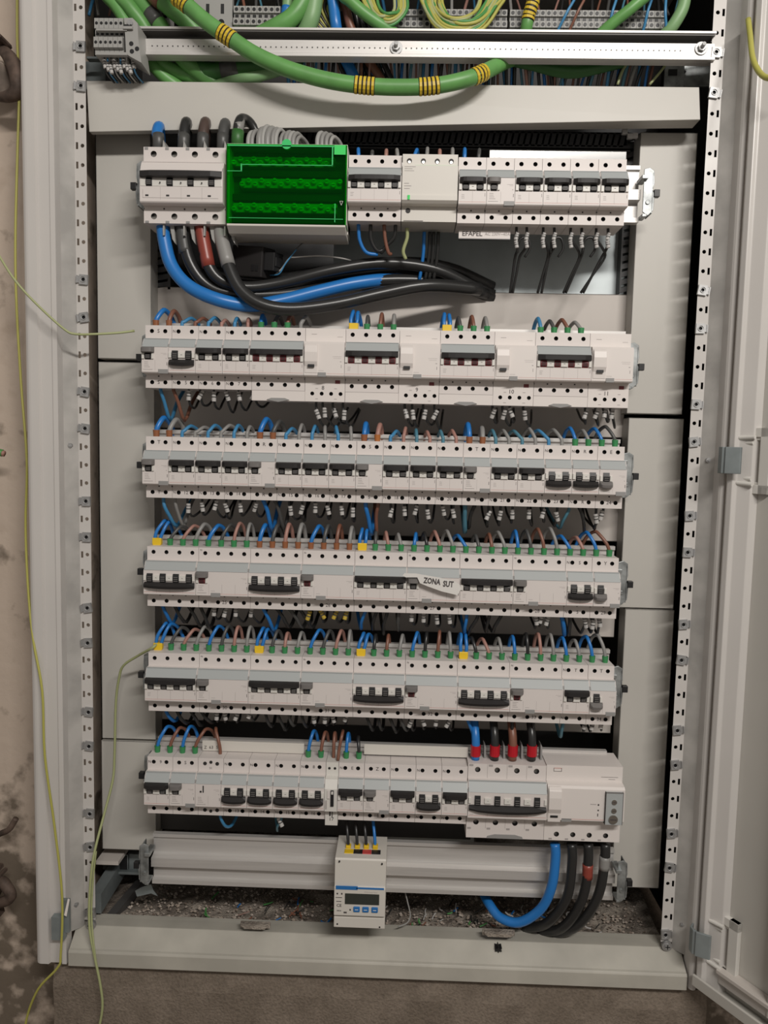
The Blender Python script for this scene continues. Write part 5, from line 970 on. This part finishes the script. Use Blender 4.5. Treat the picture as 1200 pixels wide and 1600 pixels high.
def hinge(z, k):
    z += .0
    h_ = put('hinge', MB().plan([(-.006, -.012), (-.002, -.022), (.006, -.026), (.009, -.024), (.011, -.026), (.026, -.016), (.026, -.013), (.010, -.022), (.0, -.020), (-.004, -.011)], z - .017, z + .017).mesh('hinge', 'galvanised_dull', .0006), door)
    pb = MB(); pb.box(.006, .052, .004, .012, z - .042, z - .030).box(.006, .052, .004, .012, z + .030, z + .042).box(.038, .052, .004, .012, z - .042, z + .042).box(.016, .046, .0105, .012, z - .030, z + .030).box(.016, .040, .006, .012, z - .030, z - .027).box(.016, .040, .006, .012, z + .026, z + .030)
    put('hinge_plate', pb.mesh('hinge_plate', 'white_cool', .0015), door)
    for s_ in (-1, 1):
        for q in (0, 1): put('hinge_clip', MB().cyl((.008 + .006 * q, .000 - .003 * q, z + s_ * (.022 + .007 * q)), (.030 + .004 * q, .002 - .003 * q, z + s_ * (.023 + .007 * q)), .0028, 0, 10).mesh('hinge_clip', 'white_cool'), door)
hinge(-.523, 0); hinge(-1.176, 1)
cable('earth_wire', 'yellow-green earth wire looping from the door edge at top right', [(1169, 30, -.036), (1172, 55, -.045), (1176, 90, -.06), (1186, 112, -.075), (1200, 122, -.09), (1225, 120, -.11)], .0034, 'earth_yellow', cat='wire')
# ------------------------------------------------------------------ loose yellow-green wires at left
cable('loose_wire', 'long thin yellow-green wire hanging down the plaster wall left of cabinet', [(27, -20, -.0), (27, 60, .0), (30, 140, 0), (27, 250, 0), (24, 380, 0), (26, 480, 0), (33, 600, 0), (42, 720, -.01), (40, 820, -.01), (44, 920, -.02), (52, 1000, -.03), (66, 1080, -.040), (70, 1180, -.042), (85, 1290, -.042), (97, 1400, -.045), (95, 1490, -.045), (90, 1512, -.045), (60, 1545, -.04), (42, 1590, -.03), (36, 1640, -.03)], .0017, 'earth_yellow', cat='wire', n=8)
cable('loose_wire', 'thin green wire sticking across the left post towards second row', [(-25, 360, -.06), (0, 402, -.06), (25, 440, -.06), (60, 478, -.055), (100, 514, -.05), (118, 522, -.045), (150, 522, -.04), (185, 520, -.03), (210, 517, -.02)], .0016, 'earth_pale', cat='wire', n=8)
cable('loose_wire', 'pale yellow-green wire hanging from fifth row over the sill', [(246, 1005, -.01), (238, 1012, -.02), (215, 1025, .0), (193, 1040, .01), (186, 1060, .015), (181, 1100, .02), (179, 1180, .02), (176, 1220, .015), (162, 1275, .0), (146, 1340, -.02), (140, 1400, -.025), (140, 1450, -.03), (148, 1495, -.037), (157, 1540, -.04), (160, 1575, -.04), (152, 1620, -.04)], .0018, 'earth_pale', cat='wire', n=8)
cable('loose_wire', 'second pale green wire running beside it down the left strip', [(150, 1330, -.015), (145, 1380, -.02), (143, 1430, -.025), (147, 1480, -.036), (153, 1520, -.038), (160, 1560, -.038)], .0013, 'earth_pale', cat='wire', n=8)
cable('cut_cable', 'cut green cable end with copper tip at left picture edge', [(-25, 700, .0), (-8, 705, .0), (4, 708, .0)], .005, 'earth_green', cat='cable', parts=[('copper_tip', [(3, 708, .0), (7, 709, 0)], .0042, 'pink_brown')])
# rusty clamps on the wall
def clampish(label, pts, r, extra=()):
    t = thing('wall_clamp', label, 'clamp', me=MB().tube(spline([at(*p) for p in pts], 6), r, 0, 10).mesh('wall_clamp', 'rust', smooth=True))
    for (x_, y_, yy, rr, l) in extra: q = at(x_, y_, yy); put('bolt', MB().cyl(q, q + Vector((0, -l, 0)), rr, 0, 6).mesh('bolt', 'rust', .0004), t)
clampish('rusty pipe clamp on the wall at upper left edge', [(-8, 70, .02), (8, 82, .01), (20, 98, .0), (28, 118, -.005), (28, 140, -.005), (16, 150, .0), (-5, 152, .01)], lambda u_: .005 + .006 * math.sin(u_ * 3.1), ((10, 72, .02, .006, .02), (15, 74, .02, .004, .03)))
t = thing('pipe', 'dull metal pipe stub held by upper left clamp', 'pipe', me=MB().cyl(at(-16, 116, .05), at(-6, 120, .0), .020, 0, 20).mesh('pipe', 'pipe_brown', .001))
clampish('dark rusty hook on the wall at lower left edge', [(-12, 1308, .02), (2, 1302, .0), (14, 1296, -.01), (22, 1284, -.01), (25, 1279, -.01)], .0042)
clampish('rusty clamp with bolts at lower left edge above dark stain', [(-10, 1400, .01), (2, 1378, 0), (12, 1388, -.005), (17, 1400, -.005), (8, 1408, .0), (-8, 1412, .01)], .008, ((2, 1352, .02, .0045, .02), (9, 1358, .02, .0035, .02), (-4, 1420, .02, .012, .02)))
# ------------------------------------------------------------------ rubble on the cabinet floor
random.seed(13)
def pebbles(n, m_, smin, smax):
    b = MB()
    for i in range(n):
        x_ = random.uniform(-.40, .41); y_ = random.uniform(.025, .20); s_ = random.uniform(smin, smax); z_ = zf + .007 + .010 * max(0, math.sin((x_ + .43) / .86 * 9.9 + 1) * math.cos((y_ - .02) / .36 * 7.2))
        vs = [(x_ + s_ * random.uniform(.6, 1) * c_[0], y_ + s_ * random.uniform(.6, 1) * c_[1], z_ + s_ * .7 * c_[2]) for c_ in ((1, 0, 0), (0, 1, 0), (-1, 0, 0), (0, -1, 0), (0, 0, 1), (0, 0, -1))]
        b.add(vs, [(0, 1, 4), (1, 2, 4), (2, 3, 4), (3, 0, 4), (1, 0, 5), (2, 1, 5), (3, 2, 5), (0, 3, 5)])
    return b.mesh('rubble', m_)
for n_, m_, a_, c_, lab in ((1500, 'gravel_a', .0012, .0040, 'pale crumbs of plaster and grit on the cabinet floor'), (1200, 'gravel_b', .0012, .0036, 'dark crumbs of grit on the cabinet floor')):
    put('rubble', pebbles(n_, m_, a_, c_), label=lab, cat='debris', kind='stuff')
def scraps(m_, n_, lab):
    b = MB()
    for i in range(n_):
        x_ = random.uniform(-.27, .36); y_ = random.uniform(.03, .10); a_ = random.uniform(0, 3.1); l_ = random.uniform(.003, .010); z_ = zf + .014
        d_ = Vector((math.cos(a_), math.sin(a_), random.uniform(-.2, .4))); b.tube([Vector((x_, y_, z_)), Vector((x_, y_, z_)) + d_ * l_, Vector((x_, y_, z_)) + d_ * l_ * 1.6 + Vector((.002, .001, .001))], random.uniform(.0006, .0014), 0, 5)
    put('wire_scraps', b.mesh('wire_scraps', m_), label=lab, cat='debris', kind='stuff')
scraps('blue', 14, 'blue wire scraps on the cabinet floor'); scraps('earth_green', 14, 'green wire scraps on the cabinet floor'); scraps('black_wire', 40, 'black wire scraps on the cabinet floor'); scraps('marker', 16, 'white wire scraps on the cabinet floor'); scraps('brown', 22, 'brown wire scraps on the cabinet floor')
cable('thin_wire', 'thin grey-blue wire curling onto the floor right of the meter', [(632, 1390, .03), (637, 1410, .025), (641, 1430, .02), (636, 1442, .012), (622, 1448, .006)], .0011, 'grey', cat='wire', n=6)
def chip(pts, y, lab):
    P = [at(*p, y) for p in pts]; b = MB(); b.poly([(q.x, q.z) for q in P], y, y + .0012); thing('metal_offcut', lab, 'offcut', me=b.mesh('metal_offcut', 'galvanised_dull'))
chip([(211, 1392), (222, 1386), (236, 1382), (240, 1392), (246, 1400), (236, 1396), (214, 1401)], .04, 'bent grey sheet offcut on the floor below left rail bracket')
q = at(891, 1430, .012); rg = MB(); ring_ = [q + Vector((.0052 * math.cos(a_), .001 * math.sin(3 * a_), .0052 * math.sin(a_))) for a_ in [i * .35 + .5 for i in range(15)]]; rg.tube(ring_, .0012, 0, 6)
thing('plastic_clip', 'small white curled clip lying among the black cables', 'clip', me=rg.mesh('plastic_clip', 'marker', smooth=True))
